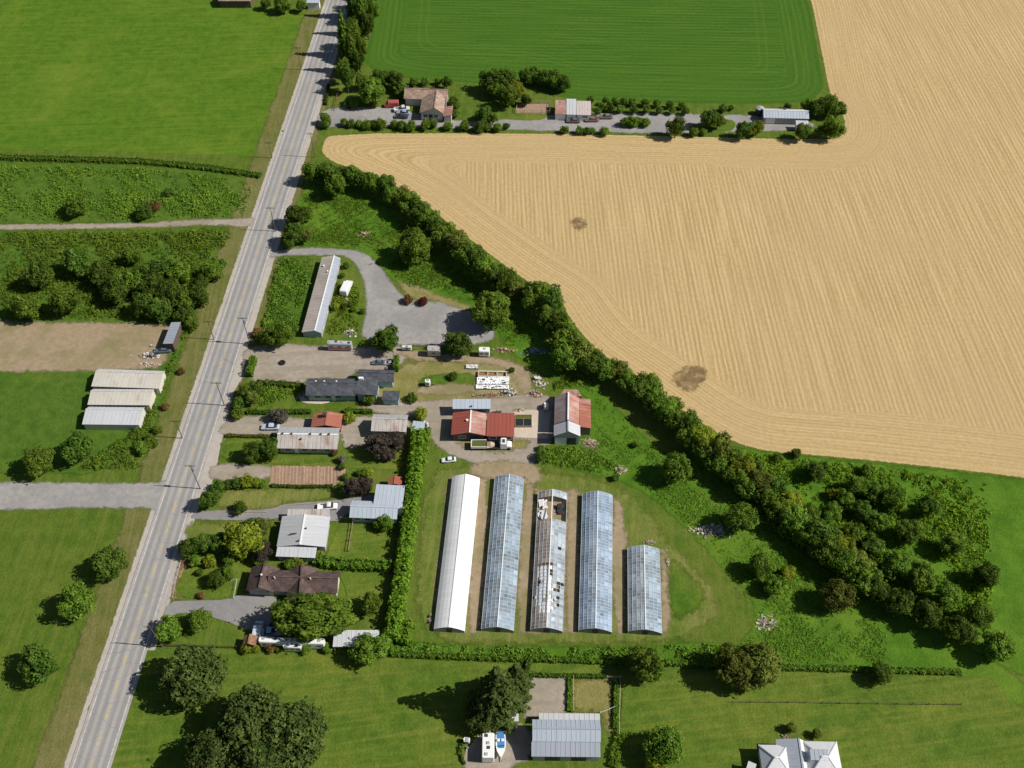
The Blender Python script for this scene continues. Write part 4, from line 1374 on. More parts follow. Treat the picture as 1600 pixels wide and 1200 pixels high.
def greenhouse(q, label, pane_l, pane_r, nrow, ncol=4, he=1.1, hr=2.5, holes=None, solid=None, gap=None):
    F = Fr(q, he, 'y')
    # keep the rectangle but follow the true ends
    b = empty('greenhouse', (F.c.x, F.c.y, 0), label, 'greenhouse', 'row of greenhouses')
    O = b.location
    A, B = F.A, F.B

    def prof(t):
        """t -1..1 across"""
        s = abs(t)
        return he + (hr - he) * (1 - .55 * s - .45 * s ** 2.4)
    ts = [-1 + i / ncol for i in range(2 * ncol + 1)]
    rng = np.random.default_rng(int(q[0][0]))
    if solid:
        for side, t0 in ((-1, 0), (1, ncol)):
            m = MB()
            nseg = 34
            for j in range(nseg):
                y0, y1 = -A + 2 * A * j / nseg, -A + 2 * A * (j + 1) / nseg
                for i in range(t0, t0 + ncol):
                    a, c2 = ts[i], ts[i + 1]
                    sag = .0
                    m.poly([F.p(y0, a * B, prof(a)), F.p(y0, c2 * B, prof(c2)), F.p(y1, c2 * B, prof(c2)), F.p(y1, a * B, prof(a))], [(y0, a * B), (y0, c2 * B), (y1, c2 * B), (y1, a * B)])
                # battens over the film
                for i in range(t0, t0 + ncol):
                    a, c2 = ts[i], ts[i + 1]
                    m.bar(F.p(y0, a * B, prof(a) + .01), F.p(y0, c2 * B, prof(c2) + .01), .05, .04)
            m.build('film_cover', solid, b, O)
    else:
        for side, t0, mt in ((-1, 0, pane_l), (1, ncol, pane_r)):
            V, T = [], []
            for j in range(nrow):
                y0, y1 = -A + 2 * A * (j + .04) / nrow, -A + 2 * A * (j + .96) / nrow
                for i in range(t0, t0 + ncol):
                    a, c2 = ts[i] + .012, ts[i + 1] - .012
                    fy = (j + .5) / nrow
                    if holes and holes(fy, (ts[i] + ts[i + 1]) / 2, rng):
                        continue
                    e = rng.normal(0, .018, 4)
                    V += [F.p(y0, a * B, prof(a) + e[0]), F.p(y0, c2 * B, prof(c2) + e[1]), F.p(y1, c2 * B, prof(c2) + e[2]), F.p(y1, a * B, prof(a) + e[3])]
                    T.append(np.clip(rng.normal(.5 + .12 * math.sin(j * .55 + side), .10) + (.35 if rng.random() < .03 else 0), 0, 1))
            V = np.array([(p.x - O.x, p.y - O.y, p.z) for p in V])
            o = link('pane', np_mesh('pane', V, np.arange(len(V)).reshape(-1, 4), T), mt, b)
            o['kind'] = 'stuff'
        m = MB()
        for j in range(nrow + 1):
            y = -A + 2 * A * j / nrow
            for i in range(2 * ncol):
                if gap and gap[0] < j / nrow < gap[1]:
                    continue
                m.bar(F.p(y, ts[i] * B, prof(ts[i])), F.p(y, ts[i + 1] * B, prof(ts[i + 1])), .06)
            if j % 4 == 0:
                for s in (-1, 1):
                    m.bar(F.p(y, s * B, 0), F.p(y, s * B, he), .07)
        m.build('hoop_frame', m_lattice, b, O)['kind'] = 'stuff'
        for t in ts:
            m = MB()
            w = .065
            if gap and .01 < abs(t) < .99:
                m.bar(F.p(-A, t * B, prof(t) + .02), F.p(-A + 2 * A * gap[0], t * B, prof(t) + .02), w)
                m.bar(F.p(-A + 2 * A * gap[1], t * B, prof(t) + .02), F.p(A, t * B, prof(t) + .02), w)
            else:
                m.bar(F.p(-A, t * B, prof(t) + .02), F.p(A, t * B, prof(t) + .02), w)
            m.build('purlin', m_lattice, b, O)
    m = MB()
    m.bar(F.p(-A - .05, 0, hr + .03), F.p(A + .05, 0, hr + .03), .20, .07)
    m.build('ridge_cap', m_white, b, O)
    for s in (-1, 1):
        m = MB()
        m.hexa([F.p(-A, s * (B - .03), 0), F.p(A, s * (B - .03), 0), F.p(A, s * B, 0), F.p(-A, s * B, 0)], [F.p(-A, s * (B - .03), he - .03), F.p(A, s * (B - .03), he - .03), F.p(A, s * B, he - .03), F.p(-A, s * B, he - .03)])
        m.build('side_wall', solid or g_pale, b, O)
    for s in (-1, 1):
        m = MB()
        pts = [(-1, 0)] + [(t, prof(t) - .02) for t in ts] + [(1, 0)]
        lo, hi = s * (A - .04), s * A
        m.hexa([F.p(lo, t * B * .99, z) for t, z in pts], [F.p(hi, t * B * .99, z) for t, z in pts])
        ew = m.build('end_wall', m_greywall if solid else g_pale, b, O)
        m = MB()
        m.hexa([F.p(s * A, -.6, 0), F.p(s * A, .6, 0), F.p(s * A, .6, 1.9), F.p(s * A, -.6, 1.9)], [F.p(s * (A + .05), -.6, 0), F.p(s * (A + .05), .6, 0), F.p(s * (A + .05), .6, 1.9), F.p(s * (A + .05), -.6, 1.9)])
        m.build('door', m_dark, ew, O)
    return b, F, prof


m_lattice = simple('mat_lattice_white', (.55, .57, .60), .45, .4, .1)
m_film = sheet_roof('mat_white_film', (.80, .80, .80), (.72, .73, .75), .25, .45, spec=.3)
gh_q = [
    [(706.5, 747), (750.0, 745), (726.0, 985), (677.5, 984)],
    [(773.0, 747), (819.0, 746), (802.5, 984), (752.0, 984)],
    [(841.5, 769), (885.5, 771), (879.5, 985), (828.5, 985)],
    [(909.8, 772), (957.5, 773), (955.5, 986), (904.5, 986)],
    [(980.5, 857), (1030.5, 857), (1034.0, 988), (981.8, 988)],
]
greenhouse(gh_q[0], 'opaque white covered greenhouse, leftmost of the five by the tall hedge', None, None, 40, solid=m_film)
greenhouse(gh_q[1], 'glazed blue grey greenhouse right beside the opaque white one', g_clear, g_clear, 44)


def torn(fy, t, rng):
    if fy > .765 and fy < .945:
        return True
    if .10 < fy < .44 and -.85 < t < .3 and rng.random() < .93:
        return True
    if .12 < fy < .32 and t > .35 and rng.random() < .45:
        return True
    return rng.random() < .015


b3, F3, pr3 = greenhouse(gh_q[2], 'derelict greenhouse with torn out roof, loose white sheets and dusty brown panes', g_dirty, g_pale, 40, holes=torn, gap=(.765, .945))
greenhouse(gh_q[3], 'glossy blue glazed greenhouse between the derelict one and the shortest one', g_blue, g_blue, 46)
greenhouse(gh_q[4], 'shortest glazed greenhouse at the right end of the row of five', g_pale, g_clear, 26)
# loose sheets inside the derelict house
for (a0, a1, t0, t1, zz) in ((-.82, -.14, -.85, .30, 1.25), (-.80, -.50, .28, .55, .9)):
    m = MB()
    rr = random.Random(int(a0 * 100))
    nx_, ny_ = 24, 9
    tc = lambda j: t0 + (t1 - t0) * j / ny_
    grid = [[F3.p(F3.A * (a0 + (a1 - a0) * i / nx_), F3.B * tc(j), pr3(tc(j)) - .16 - abs(rr.gauss(0, .05)) - (.25 if zz < 1 else 0)) for j in range(ny_ + 1)] for i in range(nx_ + 1)]
    for i in range(nx_):
        for j in range(ny_):
            if math.sin(i * .45 + j * .7) + math.sin(i * .2 - j * 1.1) + rr.uniform(-.3, .3) < 1.55:
                m.poly([grid[i][j], grid[i + 1][j], grid[i + 1][j + 1], grid[i][j + 1]])
    o = m.build('plastic_sheet', m_plastic)
    tag(o, 'large loose white plastic sheet inside the lower half of the derelict greenhouse' if zz > 1 else 'narrow torn white sheet strip inside the derelict greenhouse', 'plastic sheet')
for k, (a0, t0, lb) in enumerate(((.82, -.66, 'crumpled white sheet in the open torn end of the derelict greenhouse'), (.66, -.62, 'white sheet bundle lower in the open derelict greenhouse bay'),
                                  (.76, .62, 'dark broken panel leaning in the open derelict greenhouse bay'))):
    m = MB()
    rr = random.Random(k)
    for j in range(7):
        p = F3.p(F3.A * a0 + rr.uniform(-.9, .9), F3.B * t0 + rr.uniform(-.6, .6), rr.uniform(.2, .9))
        m.hexa([p + Vector((rr.uniform(-.9, 0), rr.uniform(-.9, 0), 0)), p + Vector((rr.uniform(0, .9), rr.uniform(-.9, 0), .2)), p + Vector((rr.uniform(0, .9), rr.uniform(0, .9), .3)), p + Vector((rr.uniform(-.9, 0), rr.uniform(0, .9), .1))],
               [p + Vector((-.5, -.5, .06)), p + Vector((.5, -.5, .26)), p + Vector((.5, .5, .36)), p + Vector((-.5, .5, .16))])
    o = m.build('plastic_sheet' if k < 2 else 'broken_panel', m_plastic if k < 2 else m_dark)
    tag(o, lb, 'plastic sheet' if k < 2 else 'panel')


# ------------------------------------------------------------------ vehicles
def ring(x, hw, zb, zt, inset=.12):
    k = inset
    return [(x, -hw, zb + k), (x, -hw + k * .6, zb), (x, hw - k * .6, zb), (x, hw, zb + k), (x, hw, zt - k), (x, hw - k, zt), (x, -hw + k, zt), (x, -hw, zt - k)]


VM = {}


def vmesh(kind):
    if kind in VM:
        return VM[kind]
    P = {}
    body = MB()
    glass = MB()
    top = MB()
    if kind == 'sedan':
        body.loft([ring(x, *v) for x, *v in ((-2.3, .70, .42, .78), (-2.15, .82, .3, .92), (-1.3, .88, .24, .97), (.8, .88, .24, .95), (1.9, .84, .28, .82), (2.25, .74, .36, .68))])
        glass.loft([ring(x, *v, .06) for x, *v in ((-1.75, .60, .9, .98), (-1.0, .70, .9, 1.36), (.2, .70, .9, 1.38), (1.05, .70, .9, .98))])
        top.loft([ring(x, *v, .03) for x, *v in ((-1.05, .60, 1.33, 1.39), (-.6, .64, 1.35, 1.44), (.1, .64, 1.35, 1.44), (.3, .6, 1.33, 1.40))])
        wh = ((-1.4, .32), (1.38, .32))
    elif kind == 'pickup':
        body.loft([ring(x, *v) for x, *v in ((-.2, .92, .4, 1.1), (.7, .93, .36, 1.1), (1.6, .92, .36, 1.08), (2.4, .86, .4, 1.0), (2.6, .78, .5, .85))])
        for s in (-1, 1):
            body.box((-1.45, s * .88, .45), 2.5, .09, .65)
        body.box((-2.68, 0, .45), .08, 1.8, .65)
        body.box((-1.45, 0, .42), 2.5, 1.75, .1)
        glass.loft([ring(x, *v, .06) for x, *v in ((-.2, .74, 1.05, 1.6), (.3, .78, 1.05, 1.72), (.9, .78, 1.05, 1.7), (1.5, .78, 1.05, 1.12))])
        top.loft([ring(x, *v, .03) for x, *v in ((-.15, .7, 1.6, 1.7), (.2, .74, 1.64, 1.78), (.8, .74, 1.64, 1.78), (.95, .7, 1.6, 1.72))])
        wh = ((-1.65, .38), (1.75, .38))
    else:  # van
        body.loft([ring(x, *v) for x, *v in ((-2.5, .88, .5, 1.9), (-2.35, .95, .35, 2.15), (1.0, .95, .35, 2.15), (1.7, .93, .35, 1.35), (2.4, .86, .4, 1.1), (2.55, .75, .5, .9))])
        glass.loft([ring(x, *v, .05) for x, *v in ((.98, .86, 1.4, 2.0), (1.12, .87, 1.35, 2.02), (1.72, .86, 1.3, 1.42))])
        top.box((-.8, 0, 2.15), 2.6, 1.3, .05)
        wh = ((-1.6, .36), (1.6, .36))
    P['body'], P['glass'], P['top'] = body.mesh('body'), glass.mesh('windows'), top.mesh('roof')
    w = MB()
    r = wh[0][1]
    w.tube((0, -.12, r), (0, .12, r), r, r, 14)
    P['wheel'] = w.mesh('wheel')
    h = MB()
    h.tube((0, -.13, r), (0, .13, r), r * .55, r * .55, 10)
    P['hub'] = h.mesh('hub')
    l = MB()
    l.box((0, 0, 0), .12, .32, .14)
    P['lamp'] = l.mesh('headlight')
    P['wh'] = wh
    P['front'] = {'sedan': (2.16, .56, .62), 'pickup': (2.5, .6, .78), 'van': (2.46, .6, .85)}[kind]
    VM[kind] = P
    return P


def vehicle(kind, x, y, deg, col, label, cat='car', name=None, group=None, z=0.0, sc=.93):
    P = vmesh(kind)
    p = G(x, y, .8 if kind != 'van' else 1.2)
    o = empty(name or {'sedan': 'parked_car', 'pickup': 'pickup_truck', 'van': 'van'}[kind], (p.x, p.y, .02 + z), label, cat, group, math.radians(deg))
    o.scale = (sc, sc, sc)
    for nm, k, mt in (('body', 'body', paint(col)), ('windows', 'glass', m_carglass), ('roof', 'top', paint(col))):
        ch = link(nm, P[k], None, o)
        if len(ch.data.materials) == 0:
            ch.data.materials.append(mt)
        ch.material_slots[0].link = 'OBJECT'
        ch.material_slots[0].material = mt
    for xw, r in P['wh']:
        for s in (-1, 1):
            wv = link('wheel', P['wheel'], m_tyre, o, (xw, s * .80, 0))
            link('hub', P['hub'], m_chrome, wv)
    fx, fy, fz = P['front']
    for s in (-1, 1):
        link('headlight', P['lamp'], m_lamp, o, (fx, s * fy, fz))
    return o


def caravan(q, z, label, name='caravan', cat='caravan', stripe=None, wall=None, nvent=3, axle=True, windows=3, roof=None):
    """box trailer or motorhome: rounded shell, roof hatches, windows, wheels"""
    F = Fr(q, z, 'x' if True else 'y')
    along_y = F.D > F.L
    if along_y:
        F = Fr(q, z, 'y')
    A, B = F.A, F.B
    o = empty(name, (F.c.x, F.c.y, 0), label, cat)
    O = o.location
    m = MB()
    rg = lambda a, ins: [F.p(a, -B + ins, .5), F.p(a, B - ins, .5), F.p(a, B - ins, z - .15), F.p(a, B - ins - .15, z), F.p(a, -B + ins + .15, z), F.p(a, -B + ins, z - .15)]
    m.loft([rg(-A, .15), rg(-A + .15, 0), rg(A - .15, 0), rg(A, .15)])
    m.build('body', wall or m_white, o, O)
    rr = random.Random(int(q[0][0]))
    for i in range(nvent):
        a = -A + 2 * A * (i + .5) / nvent + rr.uniform(-.2, .2)
        v = MB()
        v.box(F.p(a, rr.uniform(-.3, .3) * B, z), .55, .55, .14, math.atan2(F.e1.y, F.e1.x))
        v.build('roof_hatch', m_dark if i % 2 else m_greywall, o, O)
    for s in (-1, 1):
        for i in range(windows):
            a = -A + 2 * A * (i + .5) / windows
            v = MB()
            v.bar(F.p(a - .45, s * (B + .012), z * .62), F.p(a + .45, s * (B + .012), z * .62), .03, .5)
            v.build('window', m_pane, o, O)
        if stripe:
            v = MB()
            v.bar(F.p(-A + .2, s * (B + .008), z * .38), F.p(A - .2, s * (B + .008), z * .38), .02, .4)
            v.build('stripe', stripe, o, O)
        for a in ((-.45, -.3) if axle else (-.65, .65)):
            w = MB()
            w.tube(F.p(a * A, s * (B - .05), .34), F.p(a * A, s * (B - .28), .34), .34, .34, 12)
            w.build('wheel', m_tyre, o, O)
    h = MB()
    h.bar(F.p(A, 0, .45), F.p(A + 1.0, 0, .45), .12)
    if axle:
        h.build('tow_bar', m_dark, o, O)
    return o, F


# ------------------------------------------------------------------ things in the lots
vehicle('sedan', 422, 666, 181, (.45, .50, .60), 'silver blue car on the front driveway below the grey leafed bush')
vehicle('pickup', 512, 790.5, 4, (.78, .78, .78), 'white pickup truck on the asphalt drive behind the pale gable house', 'pickup', sc=.82)
vehicle('sedan', 591, 564.8, 182, (.10, .14, .20), 'dark blue car parked behind the charcoal roofed house', sc=.72)
vehicle('sedan', 608, 565.5, 178, (.50, .52, .55), 'light grey car tucked beside the dark blue car', sc=.65)
vehicle('van', 611.5, 161.5, 183, (.40, .10, .09), 'dull red van beside the round tree at the top farm', 'van')
vehicle('pickup', 628, 169.5, 10, (.60, .60, .62), 'pale pickup truck nearest the tan farmhouse', 'pickup')
vehicle('sedan', 630, 175, 172, (.30, .33, .40), 'grey car on the farm drive in front of the pale pickup')
vehicle('sedan', 627, 180.5, 175, (.05, .05, .055), 'dark car closest to the row of round shrubs at the top farm')
vehicle('van', 541.2, 448.5, 78, (.80, .80, .80), 'white van with dark windscreen parked on grass beside the long shed', 'van', sc=1.05)
caravan([(849, 628), (857, 629), (858, 636), (850, 636)], 1.7, 'small white trailer in the shade line beside the red barn', 'small_trailer', 'trailer', nvent=1, windows=1)
vehicle('sedan', 701, 717, 186, (.72, .74, .76), 'white car alone on the grass above the white greenhouse', sc=.72)
vehicle('pickup', 435, 969, 60, (.08, .09, .11), 'dark pickup truck in the shade of the largest driveway tree', 'pickup')
vehicle('van', 402.5, 986, 90, (.55, .62, .70), 'pale blue van nearest the brown garden shed', 'van')
vehicle('pickup', 424, 987, 182, (.42, .50, .60), 'blue grey pickup truck in the tree shade behind the caravans', 'pickup')
vehicle('sedan', 254, 546, 185, (.10, .13, .18), 'dark car below the blue grey shed in the dirt yard')
caravan([(724, 1151), (734, 1152), (734, 1159), (724, 1158)], 1.5, 'small white utility trailer at the edge of the caravan yard under the conifer', 'small_trailer', 'trailer', nvent=1, windows=1)
vehicle('sedan', 896, 187.5, 178, (.14, .11, .10), 'dark car on the farm drive below the red and white barn')
vehicle('sedan', 925, 185.8, 182, (.22, .13, .10), 'brown car on the farm drive right of the red and white barn')
vehicle('sedan', 947, 181.2, 180, (.20, .16, .13), 'dull brown car on the farm drive beside the orchard row')

caravan([(753, 1145), (772.4, 1145), (772.2, 1184), (752.4, 1184)], 2.9, 'white motorhome with black roof markings parked beside the small boat', 'motorhome', 'motorhome', axle=False, nvent=4)
# roof markings of the motorhome are raised trim
caravan([(405.5, 993.5), (455, 996), (455, 1004.5), (403.5, 1003)], 2.8, 'longest white caravan right of the brown garden shed', nvent=3)
caravan([(457, 996), (507, 997.5), (506, 1006), (457, 1005)], 2.8, 'white caravan half in tree shade against the carport', nvent=3)
caravan([(442, 1004.5), (470.5, 1006), (470, 1012), (442, 1011)], 2.4, 'short white caravan in front of the other two by the hedge bushes', nvent=2)
caravan([(511.5, 531), (549.5, 532), (549, 538), (511, 537)], 2.8, 'long grey roofed horse trailer with red sides below the weed strip', 'horse_trailer', 'trailer', wall=paint((.42, .43, .46)), stripe=paint((.38, .04, .03)), nvent=4)
caravan([(668, 539), (687.5, 539.5), (688.5, 548), (667.5, 547.5)], 2.6, 'grey box trailer beside the rounded dark tree below the gravel track', 'box_trailer', 'trailer', wall=simple('mat_trailer_grey', (.42, .38, .36), .6, .3), nvent=1, windows=1)
caravan([(749, 541), (765, 542), (765, 549), (747.5, 549)], 2.4, 'white caravan at the right end of the fence below the gravel track', nvent=1, windows=2)
caravan([(628, 538.5), (643, 539), (643, 542.5), (627.5, 542.5)], 1.6, 'low pale trailer against the fence below the gravel track', 'flat_trailer', 'trailer', nvent=1, windows=1, wall=simple('mat_trailer_pale', (.6, .63, .62)))
caravan([(663, 656.5), (669.5, 660), (668, 663), (661, 659)], 1.8, 'small white trailer parked against the pale shed by the tall hedge', 'small_trailer', 'trailer', nvent=1, windows=1)
caravan([(664, 591.5), (672, 592), (672, 597), (664, 597)], 1.9, 'tiny white caravan alone in the dry yard grass', 'small_trailer', 'trailer', nvent=1, windows=1)


def farm_truck():
    F = Fr([(737, 688.5), (797, 688.5), (797, 699.5), (736, 699.5)], 1.2, 'x')
    o = empty('farm_truck', (F.c.x, F.c.y, 0), 'flatbed farm truck with white cab and green loaded bed before the red workshop', 'truck')
    O = o.location
    A, B = F.A, F.B
    m = MB()
    m.bar(F.p(-A, 0, .85), F.p(A * .45, 0, .85), 2 * B, .15)
    bed = m.build('bed', m_dark, o, O)
    m = MB()
    for s in (-1, 1):
        m.bar(F.p(-A, s * B, 1.25), F.p(-A * .22, s * B, 1.25), .12, .7)
    m.bar(F.p(-A, -B, 1.25), F.p(-A, B, 1.25), .16, .7)
    m.build('bed_rail', m_white, o, O)
    m = MB()
    m.bar(F.p(-A + .15, 0, 1.1), F.p(-A * .25, 0, 1.1), 2 * B - .3, .35)
    m.build('plant_tray', m_olive, bed, O)
    m = MB()
    m.loft([[F.p(a, -B + .1, .5), F.p(a, B - .1, .5), F.p(a, B - .1, zt), F.p(a, -B + .1, zt)] for a, zt in ((A * .5, 2.3), (A * .55, 2.45), (A * .8, 2.45), (A * .86, 1.5))])
    cb = m.build('cab', m_white, o, O)
    m = MB()
    m.bar(F.p(A * .60, 0, 2.47), F.p(A * .74, 0, 2.47), 1.0, .06)
    m.build('roof_hatch', m_dark, cb, O)
    m = MB()
    m.poly([F.p(A * .815, -B + .25, 2.28), F.p(A * .815, B - .25, 2.28), F.p(A * .865, B - .25, 1.62), F.p(A * .865, -B + .25, 1.62)])
    m.build('windscreen', m_carglass, cb, O)
    m = MB()
    m.loft([[F.p(a, -B * .8, .5), F.p(a, B * .8, .5), F.p(a, B * .8, zt), F.p(a, -B * .8, zt)] for a, zt in ((A * .86, 1.45), (A * 1.0, 1.35), (A * 1.08, 1.1))])
    m.build('bonnet', m_white, o, O)
    for a in (-.7, -.5, .92):
        for s in (-1, 1):
            m = MB()
            m.tube(F.p(A * a, s * B * .95, .45), F.p(A * a, s * B * .7, .45), .45, .45, 12)
            m.build('wheel', m_tyre, o, O)
    # tarpaulin lump over the front of the bed
    m = MB()
    m.loft([[F.p(a, -w, .95), F.p(a, w, .95), F.p(a, w * .5, zt), F.p(a, -w * .5, zt)] for a, w, zt in ((-A * .2, B * .95, 1.3), (0, B * .8, 1.7), (A * .2, B * .4, 1.3))])
    t = m.build('tarpaulin', simple('mat_tan_tarp', (.52, .40, .30), .7, .2, .2))
    tag(t, 'tan tarpaulin heap lying on the bed of the farm truck', 'tarpaulin')


farm_truck()


def boat(x, y, deg):
    p = G(x, y, .9)
    o = empty('motor_boat', (p.x, p.y, 0), 'small blue and white boat on a trailer beside the white motorhome', 'boat', None, math.radians(deg))
    sec = [(-2.3, .82, .55, 1.15), (-1.2, .95, .5, 1.18), (.3, .95, .5, 1.22), (1.4, .72, .6, 1.3), (2.2, .28, .85, 1.36), (2.55, .05, 1.1, 1.38)]
    m = MB()
    m.loft([[(a, -w, zt), (a, -w * .85, (zb + zt) / 2), (a, 0, zb), (a, w * .85, (zb + zt) / 2), (a, w, zt)] for a, w, zb, zt in sec])
    m.build('hull', m_white, o)
    m = MB()
    m.loft([[(a, -w * .78, 1.2), (a, w * .78, 1.2), (a, w * .7, 1.26), (a, -w * .7, 1.26)] for a, w, zb, zt in sec[:4]])
    m.build('cockpit', m_blue, o)
    for yy in (-.38, .38):
        m = MB()
        m.box((-.6, yy, 1.26), .5, .5, .3)
        m.build('seat', m_white, o)
    m = MB()
    m.bar((.5, -.7, 1.3), (.5, .7, 1.3), .06, .7)
    m.build('windscreen', m_carglass, o)
    m = MB()
    m.box((-2.45, 0, .7), .4, .4, .95)
    m.build('outboard_motor', m_dark, o)
    m = MB()
    m.bar((-2, -.6, .45), (3.1, 0, .45), .1)
    m.bar((-2, .6, .45), (3.1, 0, .45), .1)
    m.bar((-1, -1, .45), (-1, 1, .45), .1)
    m.build('trailer_frame', m_metal, o)
    for s in (-1, 1):
        m = MB()
        m.tube((-1, s * 1.0, .32), (-1, s * .8, .32), .32, .32, 12)
        m.build('wheel', m_tyre, o)


boat(782.5, 1163, -88)


# utility poles
def pole(x, y, h, label, transformer=False, arm_deg=0, lean=0.0):
    p = G(x, y)
    o = empty('utility_pole', p, label, 'utility pole', 'utility poles along the road')
    m = MB()
    m.tube((0, 0, -.2), (lean, 0, h), .12, .08, 10)
    m.build('pole', m_pole, o)
    m = MB()
    a = math.radians(arm_deg)
    m.bar((-math.cos(a) * 1.2 + lean, -math.sin(a) * 1.2, h - .5), (math.cos(a) * 1.2 + lean, math.sin(a) * 1.2, h - .5), .09, .1)
    arm = m.build('crossarm', m_pole, o)
    for t in (-1.05, -.4, .4, 1.05):
        m = MB()
        m.tube((math.cos(a) * t + lean, math.sin(a) * t, h - .42), (math.cos(a) * t + lean, math.sin(a) * t, h - .18), .05, .07, 6)
        m.build('insulator', m_dark, arm)
    if transformer:
        m = MB()
        m.tube((lean + .35, 0, h - 2.2), (lean + .35, 0, h - 1.2), .26, .26, 10)
        m.build('transformer', m_metal, o)


pole(470.5, 109, 8.5, 'grey wooden pole on the left verge beside the mown pasture')
pole(492, 246, 9.0, 'wooden pole on the right verge just above the first field trees')
pole(425, 247, 6.0, 'short pole at the corner where pasture meets the ditch')
pole(431, 362, 9.0, 'wooden pole among dark roadside trees above the gravel track')
pole(391, 538, 10.0, 'tall pole with transformer can at the entrance of the parking lot', True)
pole(334.5, 530.5, 7.0, 'pole on the left verge facing the weed plot')
pole(351, 634, 9.0, 'pole beside the roadside hedge bushes left of the charcoal roofed house')
pole(285.5, 685, 7.0, 'pole on the left verge above the gravel side road')
pole(313, 764, 9.5, 'tall pole with transformer at the dark tree by the dry lawn', True)
pole(254, 1011, 9.5, 'pole beside the small round tree at the bottom left verge')


# fences: posts with wire or rails
def fence(px, label, hgt=1.1, step=2.6, mat=None, rails=2, name='fence', pw=.13):
    w = [G(x, y) for x, y in px]
    o = empty(name, w[0], label, 'fence')
    O = w[0]
    mat = mat or m_wood
    pm = MB()
    pm.box((0, 0, 0), pw, pw, hgt)
    pme = pm.mesh('post')
    for a, b in zip(w, w[1:]):
        n = max(1, int((b - a).length / step))
        for i in range(n + (1 if b is w[-1] else 0)):
            q = a + (b - a) * i / n
            link('post', pme, mat, o, q - O)
        for k in range(rails):
            m = MB()
            z = Vector((0, 0, hgt * (k + .8) / (rails + .1)))
            m.bar(a - O + z, b - O + z, pw * .4, pw * .85)
            m.build('rail', mat, o)


fence([(1143, 1098), (1230, 1098.5), (1310, 1100), (1400, 1101), (1500, 1102)], 'dark rail fence crossing the lawn above the white hip roofed house', 1.1, 3.0, m_darkwall, 2, 'rail_fence', .09)
fence([(255, 1010), (310, 1011.5), (370, 1013)], 'dark rail fence along the bottom of the brown house lot', 1.2, 2.6, m_darkwall, 3)
fence([(948, 1060), (969, 1060), (967, 1150)], 'pale wooden fence right of the brown garden plot', 1.2, 2.4, m_palewood, 2)
fence([(896, 1060), (896, 1113)], 'pale wooden fence between gravel lot and garden plot', 1.2, 2.4, m_palewood, 2)
fence([(809, 162), (860, 162.5), (859, 178), (806, 177), (809, 162)], 'rail fence enclosing the reddish horse pen', 1.3, 2.6, m_palewood, 2)
fence([(646, 541.5), (668, 542)], 'rusty rail fence between the low trailer and box trailer', 1.2, 2.4, m_rust, 2)
fence([(286, 870), (277, 905), (271, 935)], 'thin white wire fence curving along the brown house front garden', .9, 2.4, m_white, 1, 'wire_fence', .06)
fence([(533, 812), (553, 813), (545, 862)], 'low brown fence along the kennel run of the pale gable house', 1.2, 2.4, m_wood, 2)
fence([(355, 801), (415, 801), (449, 790), (530, 785)], 'pale kerb rail along the upper side of the asphalt drive', .35, 4.0, m_palewood, 1, 'low_rail')
fence([(362, 908), (371, 908), (366, 936)], 'white garden trellis rail next to the brown house garage', 1.0, 2.0, m_white, 2, 'trellis', .07)
fence([(523, 173), (529, 143)], 'rusty gate rail at the entrance of the top farm drive', 1.2, 2.5, m_rust, 2)
fence([(937.5, 1115.5), (967, 1103.5)], 'thin pale pipe rail running from the stepped barn to the fence', 1.0, 6.0, m_white, 1, 'pipe_rail')


# junk, piles and boards
m_offwhite = simple('mat_dull_white_scrap', (.62, .61, .58), .7, .3, .25, 3)
m_clutter = simple('mat_grey_brown_clutter', (.24, .20, .16), .85, .2, .5, 4)
def boards(px, wm, hm, label, n=14, mats=None, name='timber_pile', cat='pile', length=2.2, seed=0):
    p = G(*px)
    rr = random.Random(seed + int(px[0]))
    o = empty(name, p, label, cat)
    mats = (mats or [m_palewood, m_wood]) + [m_clutter]
    for k, mt in enumerate(mats):
        m = MB()
        for i in range(int(n * 2.2)):
            a = rr.uniform(0, 6.28)
            gx, gy = rr.gauss(0, wm / 3.4), rr.gauss(0, hm / 3.4)
            top = .55 * max(0, 1 - (gx / wm) ** 2 * 4 - (gy / hm) ** 2 * 4)
            q = Vector((gx, gy, .03 + top * rr.random()))
            if rr.random() < .55:
                d = Vector((math.cos(a), math.sin(a), rr.uniform(-.25, .25))) * length * rr.uniform(.10, .42)
                m.bar(q - d, q + d, rr.uniform(.04, .16), rr.uniform(.03, .1))
            else:
                s = rr.uniform(.12, .5) * min(1, length / 1.5)
                m.box(q, s * rr.uniform(.6, 1.8), s, s * rr.uniform(.2, .7), a)
        ch = m.build(['timber', 'scrap', 'lump', 'oddment'][k], mt, o)
        ch['kind'] = 'stuff'


boards((570, 366), 3, 1.6, 'small pile of pale timber in the meadow beside the treeline', 9, seed=1)
boards((491, 618), 6, 2.4, 'scattered pale timber and rubble on the bare patch left of the charcoal roofed house', 20, [m_palewood, m_conc], seed=2)
boards((1107, 829), 5.5, 2.2, 'heap of bleached branches and boards beside the round meadow trees', 26, [m_palewood, m_offwhite], seed=3)
boards((1196, 973), 3.4, 2.6, 'grey pile of broken boards at the foot of the meadow', 12, [m_palewood, simple('mat_grey_board', (.4, .38, .36))], seed=4)
boards((541, 469), 1.4, 1.2, 'white scrap heap on the grass right of the long shed', 6, [m_offwhite], 'scrap_heap', seed=5, length=1.2)
boards((547, 519), 2.4, 2.2, 'white panels dumped at the end of the grass strip by the horse trailer', 8, [m_offwhite, m_conc], 'scrap_heap', seed=6, length=1.6)
boards((836, 549), 4.5, 1.4, 'white pipes and sheets dumped in the tree shade right of the fence', 12, [m_offwhite, m_blue], 'scrap_heap', seed=7, length=2.5)
